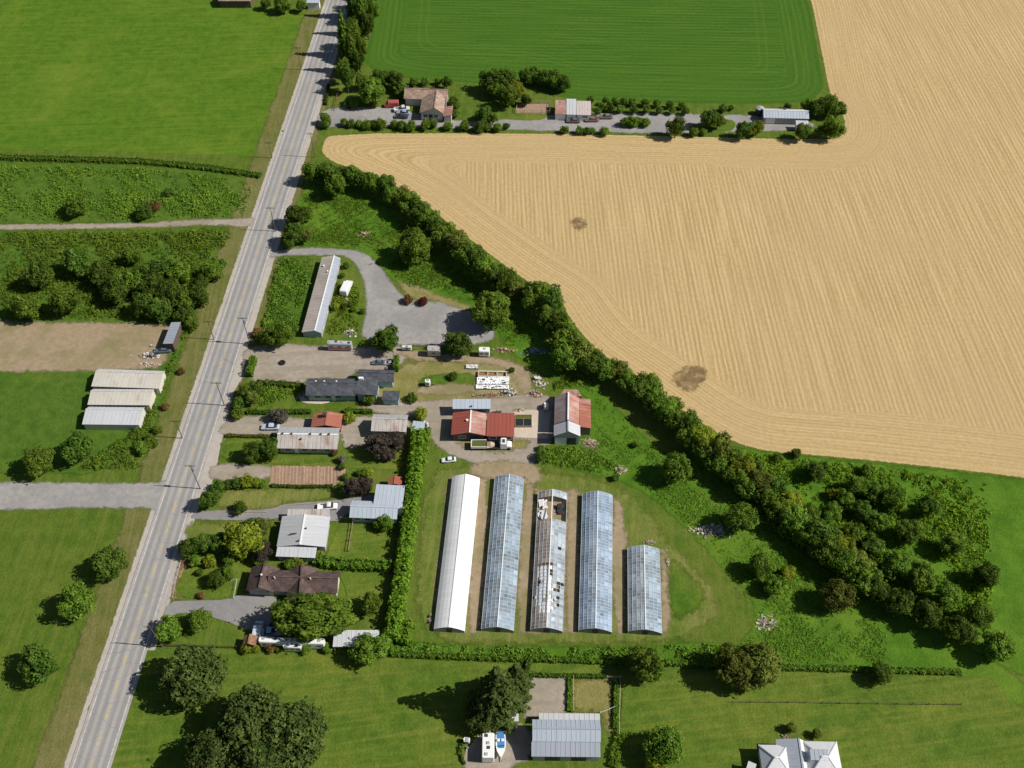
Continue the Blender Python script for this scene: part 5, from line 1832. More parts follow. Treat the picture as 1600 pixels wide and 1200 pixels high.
boards((790, 547), 4.0, 1.0, 'rusty scrap strewn along the fence right of the white caravan', 10, [m_rust, m_palewood], 'scrap_heap', seed=8)
boards((838, 592), 2.6, 1.6, 'upper scrap heap with white sheet beside the bend of the dirt track', 10, [m_offwhite, m_wood], 'scrap_heap', seed=9, length=1.6)
boards((846, 602), 2.0, 1.6, 'middle scrap heap beside the bend of the dirt track', 8, [m_palewood, m_offwhite], 'scrap_heap', seed=10, length=1.4)
boards((832, 614), 1.6, 1.8, 'dark tyres and white drums in the lowest heap by the dirt track', 8, [m_dark, m_offwhite], 'scrap_heap', seed=11, length=1.0)
boards((839, 617), 2.4, 2.0, 'rusty board stack next to the lowest heap by the dirt track', 9, [m_rust, m_palewood], 'scrap_heap', seed=12, length=1.8)
boards((793, 614), 4.0, 2.0, 'striped white pipes and dark scrap below the plastic covered frames', 12, [m_offwhite, m_dark], 'scrap_heap', seed=13, length=2.2)
boards((760, 618), 8.0, 1.2, 'reddish brick rubble strewn behind the packing shed', 22, [m_rust, m_conc], 'rubble_heap', seed=14, length=.9)
boards((811, 641), 2.4, .8, 'small brown timber heap behind the cold frame', 7, [m_wood, m_palewood], 'timber_pile', seed=15, length=1.3)
boards((780, 645), 2.6, .5, 'black pipe bundle behind the right half of the red workshop', 6, [m_dark], 'pipe_bundle', seed=16, length=1.8)
boards((924, 692), 3.0, 2.0, 'brown brush heap in front of the red barn lean-to', 16, [m_palewood, m_wood], 'brush_heap', seed=17, length=1.8)
boards((970, 735), 2.2, 2.0, 'pale brush heap at the meadow edge above the blue greenhouse', 10, [m_palewood, m_conc], 'brush_heap', seed=18, length=1.2)
boards((236, 556), 4.5, 1.2, 'white pipes and machinery scrap in the dirt yard left of the road', 12, [m_offwhite, m_dark], 'scrap_heap', seed=19, length=2.4)
boards((232, 569), 4.5, .8, 'row of white scrap along the edge of the first cream roof', 12, [m_offwhite, m_palewood], 'scrap_heap', seed=20, length=1.0)
boards((238, 541), 1.0, .6, 'single pale scrap piece beside the blue grey shed', 4, [m_offwhite], 'scrap_heap', seed=21, length=.8)
boards((1015, 848), 3.0, 1.0, 'pale rubble at the top end of the shortest greenhouse', 10, [m_conc, m_palewood], 'rubble_heap', seed=22, length=.8)
boards((1043, 878), .8, 3.0, 'pale rubble strip right of the shortest greenhouse', 12, [m_conc, m_palewood], 'rubble_heap', seed=23, length=.7)
boards((672, 968), .9, 3.6, 'dark scrap stacked along the shaded side of the white greenhouse', 12, [m_dark, m_palewood], 'scrap_heap', seed=24, length=.9)
boards((818, 748), 1.6, 1.0, 'dark heap at the top right corner of the blue grey greenhouse', 7, [m_dark, m_wood], 'scrap_heap', seed=25, length=1.0)
boards((246, 1052), 1.4, .8, 'small red brick heap between the road and the big blue green tree', 6, [m_rust], 'rubble_heap', seed=26, length=.8)
boards((1225, 1151), 2.0, 1.2, 'reddish terrace blocks behind the white hip roofed house', 8, [m_conc, m_rust], 'block_heap', seed=27, length=.8)
boards((580, 676), 2.6, 1.2, 'pale garden clutter between the garage and the front house', 8, [m_offwhite, m_palewood], 'clutter_heap', seed=28, length=.9)
boards((730, 1170), 1.0, 1.6, 'dark oddments left of the white motorhome', 6, [m_dark, m_offwhite], 'scrap_heap', seed=29, length=.6)
boards((717, 686), 1.4, .6, 'white oddments in front of the left gable of the red workshop', 5, [m_offwhite], 'scrap_heap', seed=30, length=.9)

# plastic covered beds in the side yard
for (q, lb, mt) in (([(746, 589), (796, 590), (795.5, 600), (744.5, 600)], 'broad bed under torn white plastic with black gaps beside the dirt track', m_plastic),
                    ([(744.5, 601), (795.5, 601.5), (795, 607.5), (743, 607.5)], 'lower narrow bed under torn white plastic beside the dirt track', m_plastic),
                    ([(728.5, 569.5), (747, 570), (746.5, 576), (728, 575.5)], 'small white plastic covered bed by the upper dirt track', m_plastic)):
    F = Fr(q, .4)
    b = empty('covered_bed', F.c, lb, 'covered bed')
    m = MB()
    m.hexa([F.p(-F.A, -F.B, 0), F.p(F.A, -F.B, 0), F.p(F.A, F.B, 0), F.p(-F.A, F.B, 0)], [F.p(-F.A, -F.B, .28), F.p(F.A, -F.B, .28), F.p(F.A, F.B, .28), F.p(-F.A, F.B, .28)])
    m.build('bed_frame', m_dark, b, F.c)
    rr = random.Random(int(q[0][1]))
    m = MB()
    nx_, ny_ = 44, 12
    gaps = [(rr.uniform(2, 42), rr.uniform(.5, 11.5), rr.uniform(1.2, 4.5), rr.uniform(.5, 1.2)) for _ in range(11)]
    zz = [[.36 + rr.uniform(0, .22) for _ in range(ny_ + 1)] for _ in range(nx_ + 1)]
    for i in range(nx_):
        for j in range(ny_):
            if any(((i - gx - (j - gy) * .8) / gw) ** 2 + ((j - gy) / gh) ** 2 < 1 for gx, gy, gw, gh in gaps):
                continue
            pt = lambda a, d: F.p(F.A * (-1 + 2 * a / nx_), F.B * (-1 + 2 * d / ny_), zz[a][d])
            m.poly([pt(i, j), pt(i + 1, j), pt(i + 1, j + 1), pt(i, j + 1)])
    m.build('plastic_cover', mt, b, F.c)
q = [(748, 580), (796, 581), (796, 589), (747, 588)]
F = Fr(q, .5)
b = empty('planting_bench', F.c, 'open bench with reddish trays and scrap above the plastic covered beds', 'bench')
m = MB()
m.bar(F.p(-F.A, -F.B * .4, .5), F.p(F.A * .2, -F.B * .4, .5), F.B * .8, .12)
m.build('tray', m_rust, b, F.c)
for t in (-1, -.4, .2, .8):
    m = MB()
    m.bar(F.p(F.A * t, -F.B, .35), F.p(F.A * t, F.B, .35), .2, .7)
    m.build('bench_leg', m_palewood, b, F.c)
for t in (-1, 1):
    m = MB()
    m.bar(F.p(-F.A, F.B * t, .55), F.p(F.A, F.B * t, .55), .18, .16)
    m.build('bench_rail', m_white, b, F.c)
p = G(441, 567.5)
b = empty('tyre', p, 'lone dark tractor tyre planter on the tan parking lot', 'tyre')
m = MB()
ringo = lambda r, z: [Vector((math.cos(i * .45) * r, math.sin(i * .45) * r, z)) for i in range(14)]
m.loft([ringo(.75, 0), ringo(.85, .2), ringo(.75, .42), ringo(.42, .42), ringo(.38, .2)])
m.build('tread', m_tyre, b)
for x, y, lb in ((1186, 178, 'dark water tank at the left end of the long white barn'),):
    p = G(x, y)
    b = empty('water_tank', p, lb, 'tank')
    m = MB()
    m.tube((0, 0, 0), (0, 0, 2.2), 1.3, 1.3, 16)
    m.build('tank_wall', m_dark, b)
    m = MB()
    m.tube((0, 0, 2.2), (0, 0, 2.6), 1.3, .3, 16)
    m.build('tank_lid', m_greywall, b)
for x, y, lb in ((443, 211, 'yellow marker sign on the left verge beside the pasture'),):
    p = G(x, y)
    b = empty('marker_sign', p, lb, 'sign')
    m = MB()
    m.tube((0, 0, 0), (0, 0, 1.6), .05, .05)
    m.build('post', m_metal, b)
    m = MB()
    m.bar((-.35, 0, 1.5), (.35, 0, 1.5), .04, .7)
    m.build('plate', simple('mat_yellow_sign', (.7, .5, .03)), b)


# ------------------------------------------------------------------ trees, one by one (pixel of the crown, radius in pixels)
ORD = ['first', 'second', 'third', 'fourth', 'fifth', 'sixth', 'seventh', 'eighth', 'ninth', 'tenth', 'eleventh', 'twelfth', 'thirteenth', 'fourteenth', 'fifteenth',
       'sixteenth', 'seventeenth', 'eighteenth', 'nineteenth', 'twentieth', 'twenty-first', 'twenty-second', 'twenty-third', 'twenty-fourth', 'twenty-fifth', 'twenty-sixth',
       'twenty-seventh', 'twenty-eighth', 'twenty-ninth', 'thirtieth', 'thirty-first', 'thirty-second', 'thirty-third', 'thirty-fourth', 'thirty-fifth', 'thirty-sixth']
# roadside belt, top
belt = [(541, 121, 12), (553, 113, 13), (537, 107, 12), (556, 94, 12), (541, 88, 13), (562, 74, 12), (546, 69, 12), (568, 56, 12), (551, 49, 13), (573, 36, 12), (556, 28, 13), (580, 16, 12), (561, 8, 13), (586, -4, 12), (568, -12, 13), (575, -32, 13), (592, -26, 12), (582, -52, 13)]
for i, (x, y, r) in enumerate(belt):
    row = 'roadside' if i % 2 == 0 else 'field side'
    tree('b' if i % 3 else 'd', x, y, r, f'{ORD[i // 2]} tree up the {row} row of the belt shading the top of the road', 'roadside tree belt', fam='spire' if i % 3 == 1 else 'mid', k=2.3, sz=1.6)
tree('b', 440, 8, 13, 'bushy tree at the top edge beyond the pasture', k=1)
tree('d', 470, 9, 8, 'small dark bush at the top edge right of the bushy tree')
tree('b', 415, 5, 8, 'small bush at the top edge left of the bushy tree')
# top farm
tree('b', 581, 140, 21, 'large round tree at the road end of the top farm')
for i, (x, y, r) in enumerate([(566, 126, 12), (590, 124, 14), (606, 121, 12), (619, 124, 14), (628, 137, 9), (646, 128, 8), (664, 127, 7), (697, 128, 10), (684, 127, 6)]):
    tree('d' if i % 2 else 'b', x, y, r, f'{ORD[i]} tree from the road along the field behind the tan farmhouse', 'trees behind the tan farmhouse')
tree('b', 552, 161, 8, 'round shrub below the large tree at the top farm drive', cat='shrub')
tree('d', 544, 164, 6, 'small dark shrub at the road end of the farm drive')
tree('v', 584, 163, 6, 'yellowish shrub beside the dull red van')
tree('d', 625, 146, 8, 'dark tree touching the left end of the tan farmhouse')
tree('b', 709, 157, 8, 'round shrub at the right wall of the tan farmhouse')
tree('b', 714, 164, 7, 'round shrub below the right wall shrub of the tan farmhouse')
tree('b', 712, 177, 7, 'shrub at the front right corner of the tan farmhouse')
tree('d', 768, 127, 18, 'left half of the big dark tree pair at the crop field edge', k=1.1)
tree('d', 788, 124, 18, 'right half of the big dark tree pair at the crop field edge', k=1.1)
tree('b', 776, 140, 12, 'lower tree in front of the dark pair at the crop field edge')
tree('b', 795, 149, 16, 'mid green tree between dark pair and horse pen')
tree('l', 808, 140, 13, 'yellow green tree above the horse pen')
tree('d', 822, 155, 9, 'small dark tree at the top left corner of the horse pen')
for i, (x, y, r) in enumerate([(823, 119, 13), (838, 116, 13), (853, 121, 14), (868, 124, 14), (880, 131, 13)]):
    tree('b' if i % 2 else 'd', x, y, r, f'{ORD[i]} tree from the left in the clump jutting into the crop field', 'clump by the crop field', k=1.1)
tree('d', 757, 180, 14, 'dark shrub clump on the verge right of the tan farmhouse', k=.9)
tree('b', 770, 184, 9, 'smaller shrub touching the dark clump right of the tan farmhouse')
for i, (x, y, r) in enumerate([(538, 191, 7), (549, 193, 7), (561, 193, 7), (573, 195, 8), (583, 194, 8), (595, 194, 9), (616, 194, 7), (628, 196, 8), (642, 197, 9), (665, 195, 9), (675, 193, 8), (700, 197, 8), (726, 196, 9), (750, 198, 10), (763, 199, 7), (777, 199, 8), (791, 197, 6),
                               (882, 203, 7), (906, 204, 7), (917, 204, 7), (925, 204, 6), (944, 205, 8)]):
    tree('d' if i % 3 == 1 else 'b', x, y, r, f'{ORD[i]} round shrub from the road in the row between farm drive and stubble', 'shrubs between farm drive and stubble', k=.9, cat='shrub', name='shrub')
tree('b', 508, 184, 9, 'round tree standing alone at the road mouth of the farm drive')
tree('b', 510, 193, 8, 'shrub under the lone tree at the road mouth of the farm drive')
k = 0
for row, pts in (('upper', [(923, 156), (946, 158), (961, 157), (974, 158), (988, 159), (1008, 160), (1027, 161), (1047, 163), (1066, 164)]), ('lower', [(934, 174), (941, 166), (954, 168), (970, 170), (990, 171), (1010, 171), (1030, 172), (1051, 172), (1071, 173)])):
    for i, (x, y) in enumerate(pts):
        tree('d' if (i + k) % 2 else 'b', x, y, 6.5, f'{ORD[i]} little orchard tree from the left in the {row} row', 'orchard rows at the top farm', cat='tree', name='orchard_tree', k=1.2)
    k += 1
for i, (x, y, r) in enumerate([(977, 191, 8), (988, 190, 9), (998, 189, 8), (1009, 191, 8)]):
    tree('b', x, y, r, f'{ORD[i]} shrub from the left in the clump on the gravel below the orchard', 'shrub clump on the farm gravel', k=.9)
tree('d', 1057, 198, 15, 'round dark tree at the stubble edge below the orchard')
tree('b', 1083, 206, 8, 'low shrub right of the round dark tree at the stubble edge')
tree('b', 1099, 206, 6, 'smallest shrub right of the round dark tree at the stubble edge')
tree('d', 1108, 184, 14, 'dark tree on the grass island of the farm gravel')
tree('b', 1122, 188, 12, 'mid green tree on the grass island of the farm gravel')
tree('d', 1163, 202, 13, 'dark tree left of the grass verge below the long white barn')
tree('l', 1184, 200, 11, 'yellow green tree below the long white barn')
tree('d', 1130, 169, 7, 'dark shrub at the right end of the orchard')
tree('b', 1143, 168, 5, 'small shrub beside the dark one at the right end of the orchard')
tree('d', 1254, 204, 13, 'dark tree below the small white shed at the farm end')
for i, (x, y, r) in enumerate([(1262, 165, 11), (1279, 168, 15), (1296, 166, 16), (1310, 170, 13)]):
    tree('d' if i % 2 else 'b', x, y, r, f'{ORD[i]} tree from the left in the windbreak right of the long white barn', 'windbreak at the farm end', k=1.1)
tree('b', 1302, 198, 17, 'tall tree at the stubble corner of the farm end')
tree('d', 1286, 205, 11, 'dark shrub left of the stubble corner tree')
tree('d', 1231, 166, 6, 'small dark shrub behind the long white barn')
# roadside trees right of the road, middle
tree('d', 463, 336, 17, 'dark tree leaning over the road, upper of two by the treeline meadow')
tree('b', 479, 334, 12, 'paler tree behind the upper dark roadside tree')
tree('d', 459, 363, 18, 'dark tree leaning over the road, lower of two above the gravel track')
tree('d', 451, 379, 11, 'low dark tree at the mouth of the gravel track')
tree('v', 476, 366, 12, 'olive brown tree behind the lower dark roadside tree')
# tree line along the stubble
line = [(488, 268, 15), (513, 270, 17), (524, 288, 17), (536, 272, 13), (551, 274, 16), (568, 281, 14), (580, 286, 13), (604, 288, 15), (613, 304, 13), (628, 305, 15), (640, 316, 16), (654, 330, 16), (668, 342, 16), (682, 356, 16),
        (697, 368, 17), (713, 378, 17), (726, 394, 17), (743, 405, 17), (758, 420, 17), (775, 430, 18), (795, 442, 20), (812, 455, 16), (836, 464, 20), (858, 470, 20), (856, 492, 20), (872, 505, 18), (884, 530, 20), (904, 548, 22), (885, 560, 18), (930, 566, 16)]
for i, (x, y, r) in enumerate(line):
    tree('bdbvbd'[i % 6], x, y, r * RNG.uniform(1.0, 1.3), f'{ORD[i]} tree from the road in the treeline along the stubble field', 'treeline along the stubble', k=1.3)
line2 = [(948, 578, 18), (965, 578, 18), (982, 596, 18), (1000, 608, 19), (1014, 600, 15), (1022, 622, 18), (1040, 640, 20), (1052, 632, 16), (1058, 656, 19), (1078, 664, 19), (1080, 684, 18), (1098, 684, 20), (1104, 704, 18), (1122, 702, 20), (1120, 724, 17),
         (1142, 716, 20), (1140, 742, 18), (1162, 734, 19), (1164, 758, 18), (1184, 752, 20), (1196, 776, 20), (1212, 762, 17), (1214, 796, 20), (1236, 786, 20), (1240, 812, 22), (1264, 806, 20), (1258, 838, 20), (1284, 834, 22), (1290, 858, 20), (1310, 852, 22), (1318, 880, 22), (1342, 878, 20), (1350, 902, 22), (1370, 920, 22)]
for i, (x, y, r) in enumerate(line2):
    tree('bvbdbl'[i % 6] if i % 5 else 'b', x, y, r * RNG.uniform(.95, 1.3), f'{ORD[i]} tree past the red barn in the treeline running to the lower right', 'treeline past the red barn', k=1.25)
more = [(1274, 736, 20, 'd', 'round dark tree standing alone in the bright bush land below the stubble'), (1338, 760, 20, 'b', 'mid green tree in the bush land left of the frame edge trees'), (1366, 770, 20, 'd', 'dark tree at the right edge of the bush land, upper'),
        (1320, 780, 16, 'b', 'low tree between alone tree and edge trees in the bush land'), (1345, 800, 18, 'd', 'dark tree in the middle of the bush land'), (1300, 800, 17, 'b', 'tree left of the middle dark one in the bush land'),
        (1372, 815, 18, 'b', 'tree at the right edge of the bush land, middle'), (1332, 832, 19, 'b', 'tree above the broken end of the treeline'), (1362, 852, 20, 'd', 'dark tree at the right edge of the bush land, lower'),
        (1216, 716, 10, 'b', 'small bush at the stubble corner of the bush land'), (1244, 708, 9, 'd', 'dark bush under the stubble edge'), (1302, 772, 11, 'l', 'yellow green bush in the bush land'),
        (1356, 735, 13, 'b', 'tree near the stubble edge at the right of the bush land'), (1188, 726, 10, 'b', 'bush at the left start of the bush land')]
for x, y, r, kd, lb in more:
    tree(kd, x, y, r * .92, lb, 'bush land trees', k=.95)
# beyond the right frame edge, the same belt goes on
for i, (x, y, r) in enumerate([(1400, 780, 20), (1420, 830, 20), (1400, 880, 22), (1405, 940, 22), (1440, 900, 22), (1450, 960, 22), (1480, 930, 22), (1500, 985, 24), (1530, 960, 22), (1450, 790, 18), (1490, 850, 20), (1540, 900, 20), (1560, 1010, 24)]):
    tree('bd'[i % 2], x, y, r, f'{ORD[i]} tree where the belt runs on beyond the stubble to the right edge', 'belt at the right edge', k=1.3)
# meadow trees
tree('b', 646, 386, 25, 'broad tree alone in the meadow above the gravel track', k=1.1)
tree('b', 766, 483, 30, 'broad pale leaved tree at the right end of the gravel track', k=1.1)
tree('d', 603, 531, 22, 'round dark tree between gravel track and parking lot', k=1.05)
tree('d', 717, 537, 21, 'spreading dark tree on the fence between trailers', k=1.0)
tree('b', 1056, 732, 23, 'neat round tree alone in the meadow above the blue greenhouse', fam='round')
tree('b', 1159, 809, 24, 'neat round tree behind the heap of bleached branches', fam='round')
tree('v', 1310, 930, 25, 'neat round tree alone at the lower right meadow', fam='round')
tree('b', 1190, 884, 20, 'upper tree of the loose clump in the lower meadow', k=1.1)
tree('b', 1212, 914, 17, 'lower tree of the loose clump in the lower meadow', k=1.1)
tree('l', 1230, 896, 13, 'small yellow green tree right of the loose meadow clump', k=1.0)
tree('b', 994, 694, 6, 'small bush in the meadow below the red barn')
tree('d', 962, 746, 6, 'small dark bush at the upper edge of the greenhouse grass')
tree('d', 846, 712, 10, 'dark bush at the corner of the tan farm yard')
tree('b', 846, 700, 6, 'small bush at the corner of the concrete pad')
tree('o', 637, 468, 8, 'rusty orange round shrub at the edge of the gravel track', k=.7, cat='shrub', name='shrub')
tree('r', 661, 471, 8, 'dark red round shrub at the edge of the gravel track', k=.7, cat='shrub', name='shrub')
tree('d', 708, 588, 8, 'dark low shrub in the side yard grass', k=.6)
tree('d', 643, 622, 9, 'dark spreading shrub at the end of the dug bed', k=.6)
tree('l', 657, 646, 11, 'yellow green shrub above the pale shed by the tall hedge')
tree('d', 800, 578, 5, 'small dark shrub by the planting bench')
# weed plot and parking lot
tree('b', 438, 524, 20, 'broad tree at the bottom of the weed plot', k=1.1)
tree('d', 418, 528, 14, 'dark tree left of the broad one at the weed plot corner')
tree('o', 402, 519, 8, 'brownish roadside bush at the weed plot corner')
for x, y, r, lb in ((541, 414, 6, 'upper shrub in the grass strip right of the long shed'), (535, 430, 5, 'second shrub in the grass strip right of the long shed'), (523, 478, 7, 'yellowish shrub against the long shed')):
    tree('l' if 'yell' in lb else 'b', x, y, r, lb)
for i, (x, y) in enumerate([(538, 478), (547, 476), (552, 483), (567, 486), (508, 486)]):
    tree('d', x, y, 4.5, f'{ORD[i]} small dark bush in the row crossing the grass strip by the long shed', 'dark bushes in the grass strip')
hedge([(398, 563), (390, 590)], 1.6, 2.2, 'short roadside hedge left of the parking lot', 'b')
tree('b', 384, 611, 12, 'upper roadside bush left of the bare patch')
tree('d', 397, 606, 13, 'hedge tree behind the upper roadside bush')
tree('v', 393, 621, 12, 'brownish bush left of the bare patch')
tree('d', 374, 630, 11, 'dark roadside bush below the brownish one')
tree('b', 372, 646, 10, 'round roadside bush at the front driveway')
hedge([(402, 601), (440, 603), (474, 606)], 1.6, 1.5, 'low hedge between parking lot and bare patch', 'b')
hedge([(386, 645.5), (420, 646), (486, 645)], 1.0, 1.2, 'dark clipped hedge behind the front driveway', 'd')
hedge([(538, 644), (582, 645)], 1.0, 1.2, 'dark clipped hedge right of the red annex', 'd')
hedge([(620, 562), (619, 582)], 1.4, 2.2, 'bushy hedge end at the back of the charcoal roofed house', 'b')
tree('g', 436, 650, 14, 'grey leafed bush above the silver blue car', k=.85, cat='shrub')
tree('l', 546, 652, 10, 'yellow green bush right of the red annex', k=.8)
tree('b', 577, 624, 9, 'green bush at the front corner of the charcoal roofed house')
# front house garden
tree('d', 396, 706, 17, 'left half of the wide dark tree on the front lawn', k=1.1)
tree('d', 419, 702, 17, 'right half of the wide dark tree on the front lawn', k=1.1)
hedge([(354, 682), (390, 683), (428, 683)], .8, .8, 'low flowering hedge along the top of the front lawn', 'v')
tree('p', 592, 696, 20, 'large dark purple tree between garage and front lawn', k=1.15)
tree('p', 616, 688, 17, 'second dark purple tree against the tall hedge', k=1.15)
tree('p', 607, 709, 12, 'low dark purple tree in front of the large one', k=1.0)
tree('p', 550, 763, 15, 'left dark copper tree above the white wing house', k=1.1)
tree('p', 567, 758, 15, 'right dark copper tree above the white wing house', k=1.1)
tree('l', 574, 737, 9, 'yellow green shrub on the lawn above the copper trees', k=.7)
tree('d', 561, 739, 6, 'small dark shrub left of the yellow green one')
tree('o', 523, 707, 6, 'brownish shrub at the end of the front lawn')
tree('g', 534, 718, 7, 'grey shrub at the corner of the tilled bed')
tree('d', 535, 729, 6, 'dark shrub at the top right corner of the tilled bed')
tree('d', 539, 745, 6, 'dark shrub right of the tilled bed')
tree('d', 328, 778, 16, 'tall dark roadside tree at the left end of the dry lawn', k=1.5)
tree('d', 342, 760, 10, 'dark bush behind the tall roadside tree')
for i, (x, y, r, kd) in enumerate([(356, 756, 9, 'd'), (370, 755, 10, 'd'), (386, 752, 11, 'l'), (400, 754, 9, 'l'), (411, 756, 7, 'b')]):
    tree(kd, x, y, r, f'{ORD[i]} shrub from the road in the border left of the tilled bed', 'border left of the tilled bed', k=.9)
hedge([(424, 760), (470, 762), (520, 761)], .8, .7, 'thin low hedge below the tilled bed', 'd')
tree('d', 376, 793, 11, 'small dark tree on the dry lawn above the asphalt drive')
tree('b', 602, 819, 14, 'dense shrub against the front of the white wing house', k=.9)
tree('b', 590, 820, 9, 'smaller shrub left of the dense one at the white wing house')
# gardens left of the pale gable house
tree('l', 379, 843, 29, 'large yellow green tree in the middle of the front gardens', k=1.1)
tree('v', 408, 822, 17, 'olive tree behind the large yellow green one')
tree('d', 392, 818, 10, 'small dark tree above the large yellow green one')
tree('d', 318, 848, 16, 'dark tree left of the large yellow green one')
tree('d', 343, 848, 15, 'dark tree filling the gap beside the large yellow green one')
tree('d', 295, 855, 16, 'dark roadside tree in front of the gardens', k=1.2)
tree('p', 410, 862, 15, 'dark reddish tree right below the large yellow green one')
for x, y, r, kd, lb in ((306, 876, 10, 'b', 'roundish shrub at the roadside garden bed'), (329, 876, 11, 'l', 'yellowish shrub in the lower garden row'), (357, 874, 12, 'b', 'green round shrub in the lower garden row'), (404, 874, 10, 'b', 'low green shrub under the dark reddish tree'),
                        (312, 894, 6, 'd', 'small dark shrub alone on the brown house lawn'), (314, 930, 6, 'o', 'rusty small shrub at the bottom of the brown house lawn')):
    tree(kd, x, y, r, lb)
tree('d', 338, 905, 14, 'spreading dark tree on the brown house lawn, left half', k=.95)
tree('b', 354, 897, 13, 'spreading green tree on the brown house lawn, right half', k=.95)
tree('b', 452, 881, 9, 'left bush between the two house roofs')
tree('v', 465, 880, 9, 'right bush between the two house roofs')
hedge([(493, 878), (530, 884), (570, 886), (612, 888)], 2.2, 2.0, 'shaggy hedge between back lawn and rear lawn', 'b', leaf=.26, dens=13)
tree('l', 499, 868, 8, 'yellow green shrub at the left end of the shaggy hedge')
tree('b', 580, 943, 17, 'round tree on the rear lawn of the brown house')
tree('b', 489, 961, 39, 'largest broad tree over the driveway and caravans', k=1.2, sx=1.6)
tree('b', 312, 969, 18, 'round tree by the driveway mouth of the brown house', k=1.1)
tree('b', 263, 983, 21, 'round roadside tree at the bottom left', k=1.1)
tree('b', 576, 1014, 26, 'broad tree in front of the white carport', k=1.0)
tree('b', 600, 1008, 16, 'tree between the white carport tree and tall hedge', k=1.0)
for x, y, r, kd, lb in ((423, 1012, 9, 'o', 'rusty bush in front of the longest caravan'), (436, 1013, 7, 'd', 'dark bush right of the rusty one'), (477, 1014, 9, 'b', 'green bush right of the short caravan'),
                        (511, 1014, 9, 'b', 'green bush at the corner of the white carport'), (385, 1014, 9, 'l', 'left yellow green bush below the brown garden shed'), (399, 1014, 7, 'l', 'right yellow green bush below the brown garden shed')):
    tree(kd, x, y, r, lb, k=.8)
# hedges
hedge([(655, 682), (650, 740), (643, 800), (634, 870), (624, 940), (613, 1004)], 3.0, 3.5, 'tall bright green hedge running down beside the greenhouses', 'h', leaf=.34, dens=9, lump=.3)
hedge([(668, 676), (664, 704), (660, 728)], 1.6, 2.2, 'thin hedge strip right of the tall hedge top', 'h', leaf=.28, dens=11)
hedge([(636, 975), (628, 1010)], 3.0, 2.4, 'broad lower hedge end in front of the greenhouse grass', 'h', leaf=.34, dens=9)
hedge([(612, 1023), (700, 1027), (800, 1030), (900, 1033), (985, 1036)], 1.2, 1.2, 'low dark hedge between greenhouse grass and south lawn', 'b', leaf=.24, dens=12)
hedge([(1035, 1037), (1110, 1039), (1215, 1044), (1300, 1046), (1400, 1049), (1500, 1052)], 1.2, 1.1, 'low dark hedge between meadow and right south lawn', 'b', leaf=.24, dens=12)
hedge([(828, 1056), (890, 1057), (945, 1058)], .8, .9, 'clipped low hedge above the gravel lot', 'd')
hedge([(890, 1060), (889, 1112)], .9, .8, 'narrow hedge between gravel lot and garden plot', 'h')
hedge([(963, 1064), (961, 1140)], 1.0, 1.0, 'narrow hedge right of the garden plot', 'b')
hedge([(970, 1146), (962, 1170), (958, 1200)], 2.0, 1.0, 'bright yellow green bank right of the stepped barn', 'h', leaf=.26)
hedge([(828, 1030), (821, 1060), (820, 1090)], 1.0, 1.2, 'dark hedge beside the tall dark conifer', 'd')
hedge([(722, 1158), (719, 1178), (726, 1195)], .6, .7, 'low edging hedge round the caravan yard', 'd')
hedge([(-60, 246), (60, 249), (218, 253), (320, 263), (408, 276)], 2.2, 1.0, 'long ditch bank hedge between pasture and weed bed', 'b', leaf=.3, dens=8)
hedge([(514, 134), (509, 165)], 1.0, 1.2, 'dark clipped hedge at the road end of the top farm', 'd')
# south lots
tree('c', 303, 1055, 44, 'big blue green round tree beside the bottom left road', k=1.05, sx=1.05)
tree('c', 395, 1122, 46, 'upper tree of the huge dark clump at the bottom left', k=1.15)
tree('c', 462, 1148, 46, 'right tree of the huge dark clump at the bottom left', k=1.1)
tree('c', 335, 1182, 44, 'left tree of the huge dark clump at the bottom left', k=1.0)
tree('c', 410, 1190, 48, 'lowest tree of the huge dark clump at the bottom left', k=1.1)
tree('c', 778, 1108, 50, 'tall dark conifer casting a long pointed shadow over the south lawn', fam='fir')
tree('c', 806, 1078, 30, 'slender dark conifer behind the tall one at the gravel lot', fam='fir')
tree('c', 752, 1118, 26, 'low broad conifer on the lawn side of the tall one', k=1.0)
tree('b', 1010, 1038, 28, 'dark green round tree on the hedge above the right lawn', k=1.15)
tree('v', 1150, 1042, 34, 'left half of the broad olive brown tree on the lower hedge', k=1.1)
tree('v', 1184, 1040, 34, 'right half of the broad olive brown tree on the lower hedge', k=1.1)
tree('d', 1378, 1052, 18, 'dark tree on the hedge at the right edge', k=1.1)
tree('b', 1038, 1166, 30, 'perfectly round ball tree on the bottom lawn', fam='round', k=1.1)
tree('l', 1022, 1194, 18, 'yellow green bush in front of the ball tree', k=.9)
tree('v', 1236, 1137, 9, 'small tree behind the white hip roofed house, left', k=1.3)
tree('v', 1276, 1146, 8, 'small tree behind the white hip roofed house, right', k=1.3)
# left of the road
dark = [(233, 428, 22), (256, 420, 20), (278, 425, 20), (243, 455, 22), (268, 458, 22), (292, 470, 16), (250, 482, 20), (225, 478, 20), (331, 423, 17), (309, 463, 18), (288, 492, 15), (300, 505, 12), (345, 412, 9), (314, 441, 12), (205, 440, 22), (180, 455, 22), (160, 430, 22), (205, 400, 16)]
for i, (x, y, r) in enumerate(dark):
    tree('ddb'[i % 3], x, y, r, f'{ORD[i]} dark tree of the overgrown thicket left of the road' if i not in (8, 9) else ('round dark tree nearest the road in the overgrown thicket' if i == 8 else 'round dark tree below the one nearest the road in the thicket'), 'thicket left of the road', k=1.0)
tree('d', 226, 330, 15, 'dark bush in the weed bed above the farm lane', k=.8)
tree('o', 240, 322, 10, 'brownish bush right of the dark one in the weed bed', k=.7)
tree('d', 265, 300, 9, 'small dark bush in the middle of the weed bed', k=.6)
tree('o', 283, 580, 6, 'brownish weed bush beside the first cream roof', k=.7)
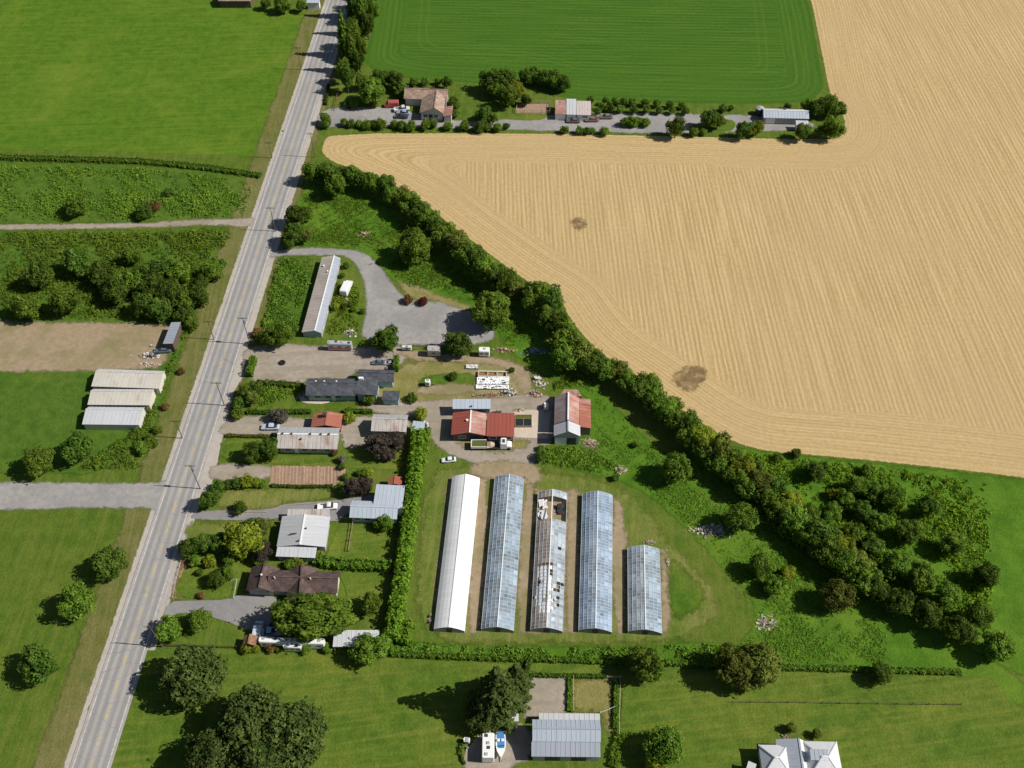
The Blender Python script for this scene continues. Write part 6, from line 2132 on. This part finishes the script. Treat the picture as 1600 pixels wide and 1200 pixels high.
tree('o', 258, 635, 7, 'rusty weed bush beside the whitest pale roof', k=.7)
for i, (x, y, r) in enumerate([(235, 690, 12), (222, 700, 12), (245, 672, 8)]):
    tree('b', x, y, r, f'{ORD[i]} leafy bush in the weed strip below the pale roofs', 'bushes below the pale roofs', k=.7)
# beyond the left frame edge
for i, (x, y, r) in enumerate([(120, 320, 18), (60, 430, 22), (100, 470, 24), (120, 410, 22), (40, 480, 22), (120, 700, 24), (60, 720, 24), (170, 880, 26), (120, 940, 28), (60, 1040, 30)]):
    tree('bd'[i % 2], x, y, r, f'{ORD[i]} tree from the top along the far left edge of the place', 'trees at the far left edge', k=1.1)

# ------------------------------------------------------------------ ground cover
weeds('weed_cover', [(-60, 258), (218, 262), (320, 272), (400, 284), (384, 340), (300, 344), (218, 345), (-60, 350)], 8840, .24, 1.1)
weeds('weed_cover', [(-60, 362), (218, 362), (330, 356), (368, 362), (345, 405), (312, 470), (292, 516), (278, 512), (218, 500), (-60, 500)], 11050, .26, 1.3, clump=-.3)
weeds('weed_cover', [(278, 512), (296, 516), (270, 580), (240, 660), (224, 735), (120, 735), (205, 670), (250, 600), (268, 560)], 6120, .24, 1.2, clump=-.3)
weeds('weed_cover', [(433, 402), (496, 404), (467, 520), (406, 522)], 4420, .22, 1.1, kind='b', clump=-.6)
weeds('meadow_cover', [(470, 300), (560, 306), (640, 344), (720, 414), (800, 484), (855, 540), (790, 545), (772, 500), (700, 462), (640, 450), (600, 424), (572, 390), (470, 384)], 9000, .15, .4, kind='m', clump=-.3)
weeds('meadow_cover', [(850, 560), (930, 600), (1010, 690), (1120, 770), (1230, 850), (1390, 950), (1390, 1040), (1210, 1040), (1150, 1015), (1180, 975), (1120, 880), (1050, 800), (980, 752), (850, 725), (930, 680), (925, 620)], 15000, .14, .28, kind='m', clump=.0)
weeds('bush_cover', [(1150, 702), (1290, 720), (1380, 730), (1550, 755), (1550, 1000), (1390, 945), (1230, 845), (1120, 765)], 9000, .28, 1.0, kind='h')
weeds('bramble_strip', [(610, 1003), (700, 1007), (830, 1011), (990, 1012), (1100, 1006), (1160, 1010), (1230, 1040), (1100, 1036), (990, 1033), (830, 1027), (700, 1024), (610, 1020)], 2600, .30, .8, clump=-.6)
weeds('weed_cover', [(842, 700), (900, 698), (960, 720), (980, 750), (900, 734), (845, 724)], 1400, .28, .7, clump=-.6)
weeds('weed_cover', [(862, 600), (890, 570), (920, 600), (866, 612)], 500, .28, .7, clump=-.6)
weeds('weed_cover', [(514, 440), (560, 440), (572, 500), (560, 526), (508, 524)], 1100, .22, .6, kind='h', clump=.4)
weeds('weed_cover', [(404, 600), (474, 604), (470, 614), (400, 640), (392, 615)], 700, .28, .8, clump=-.5)

import collections
cnt = collections.Counter(o.get('label') for o in SC.objects if o.get('label'))
print('objects', len(SC.objects), 'dup labels', [k for k, v in cnt.items() if v > 1])
for k in cnt:
    n = len(k.split())
    if n < 4 or n > 16:
        print('label length', n, k)
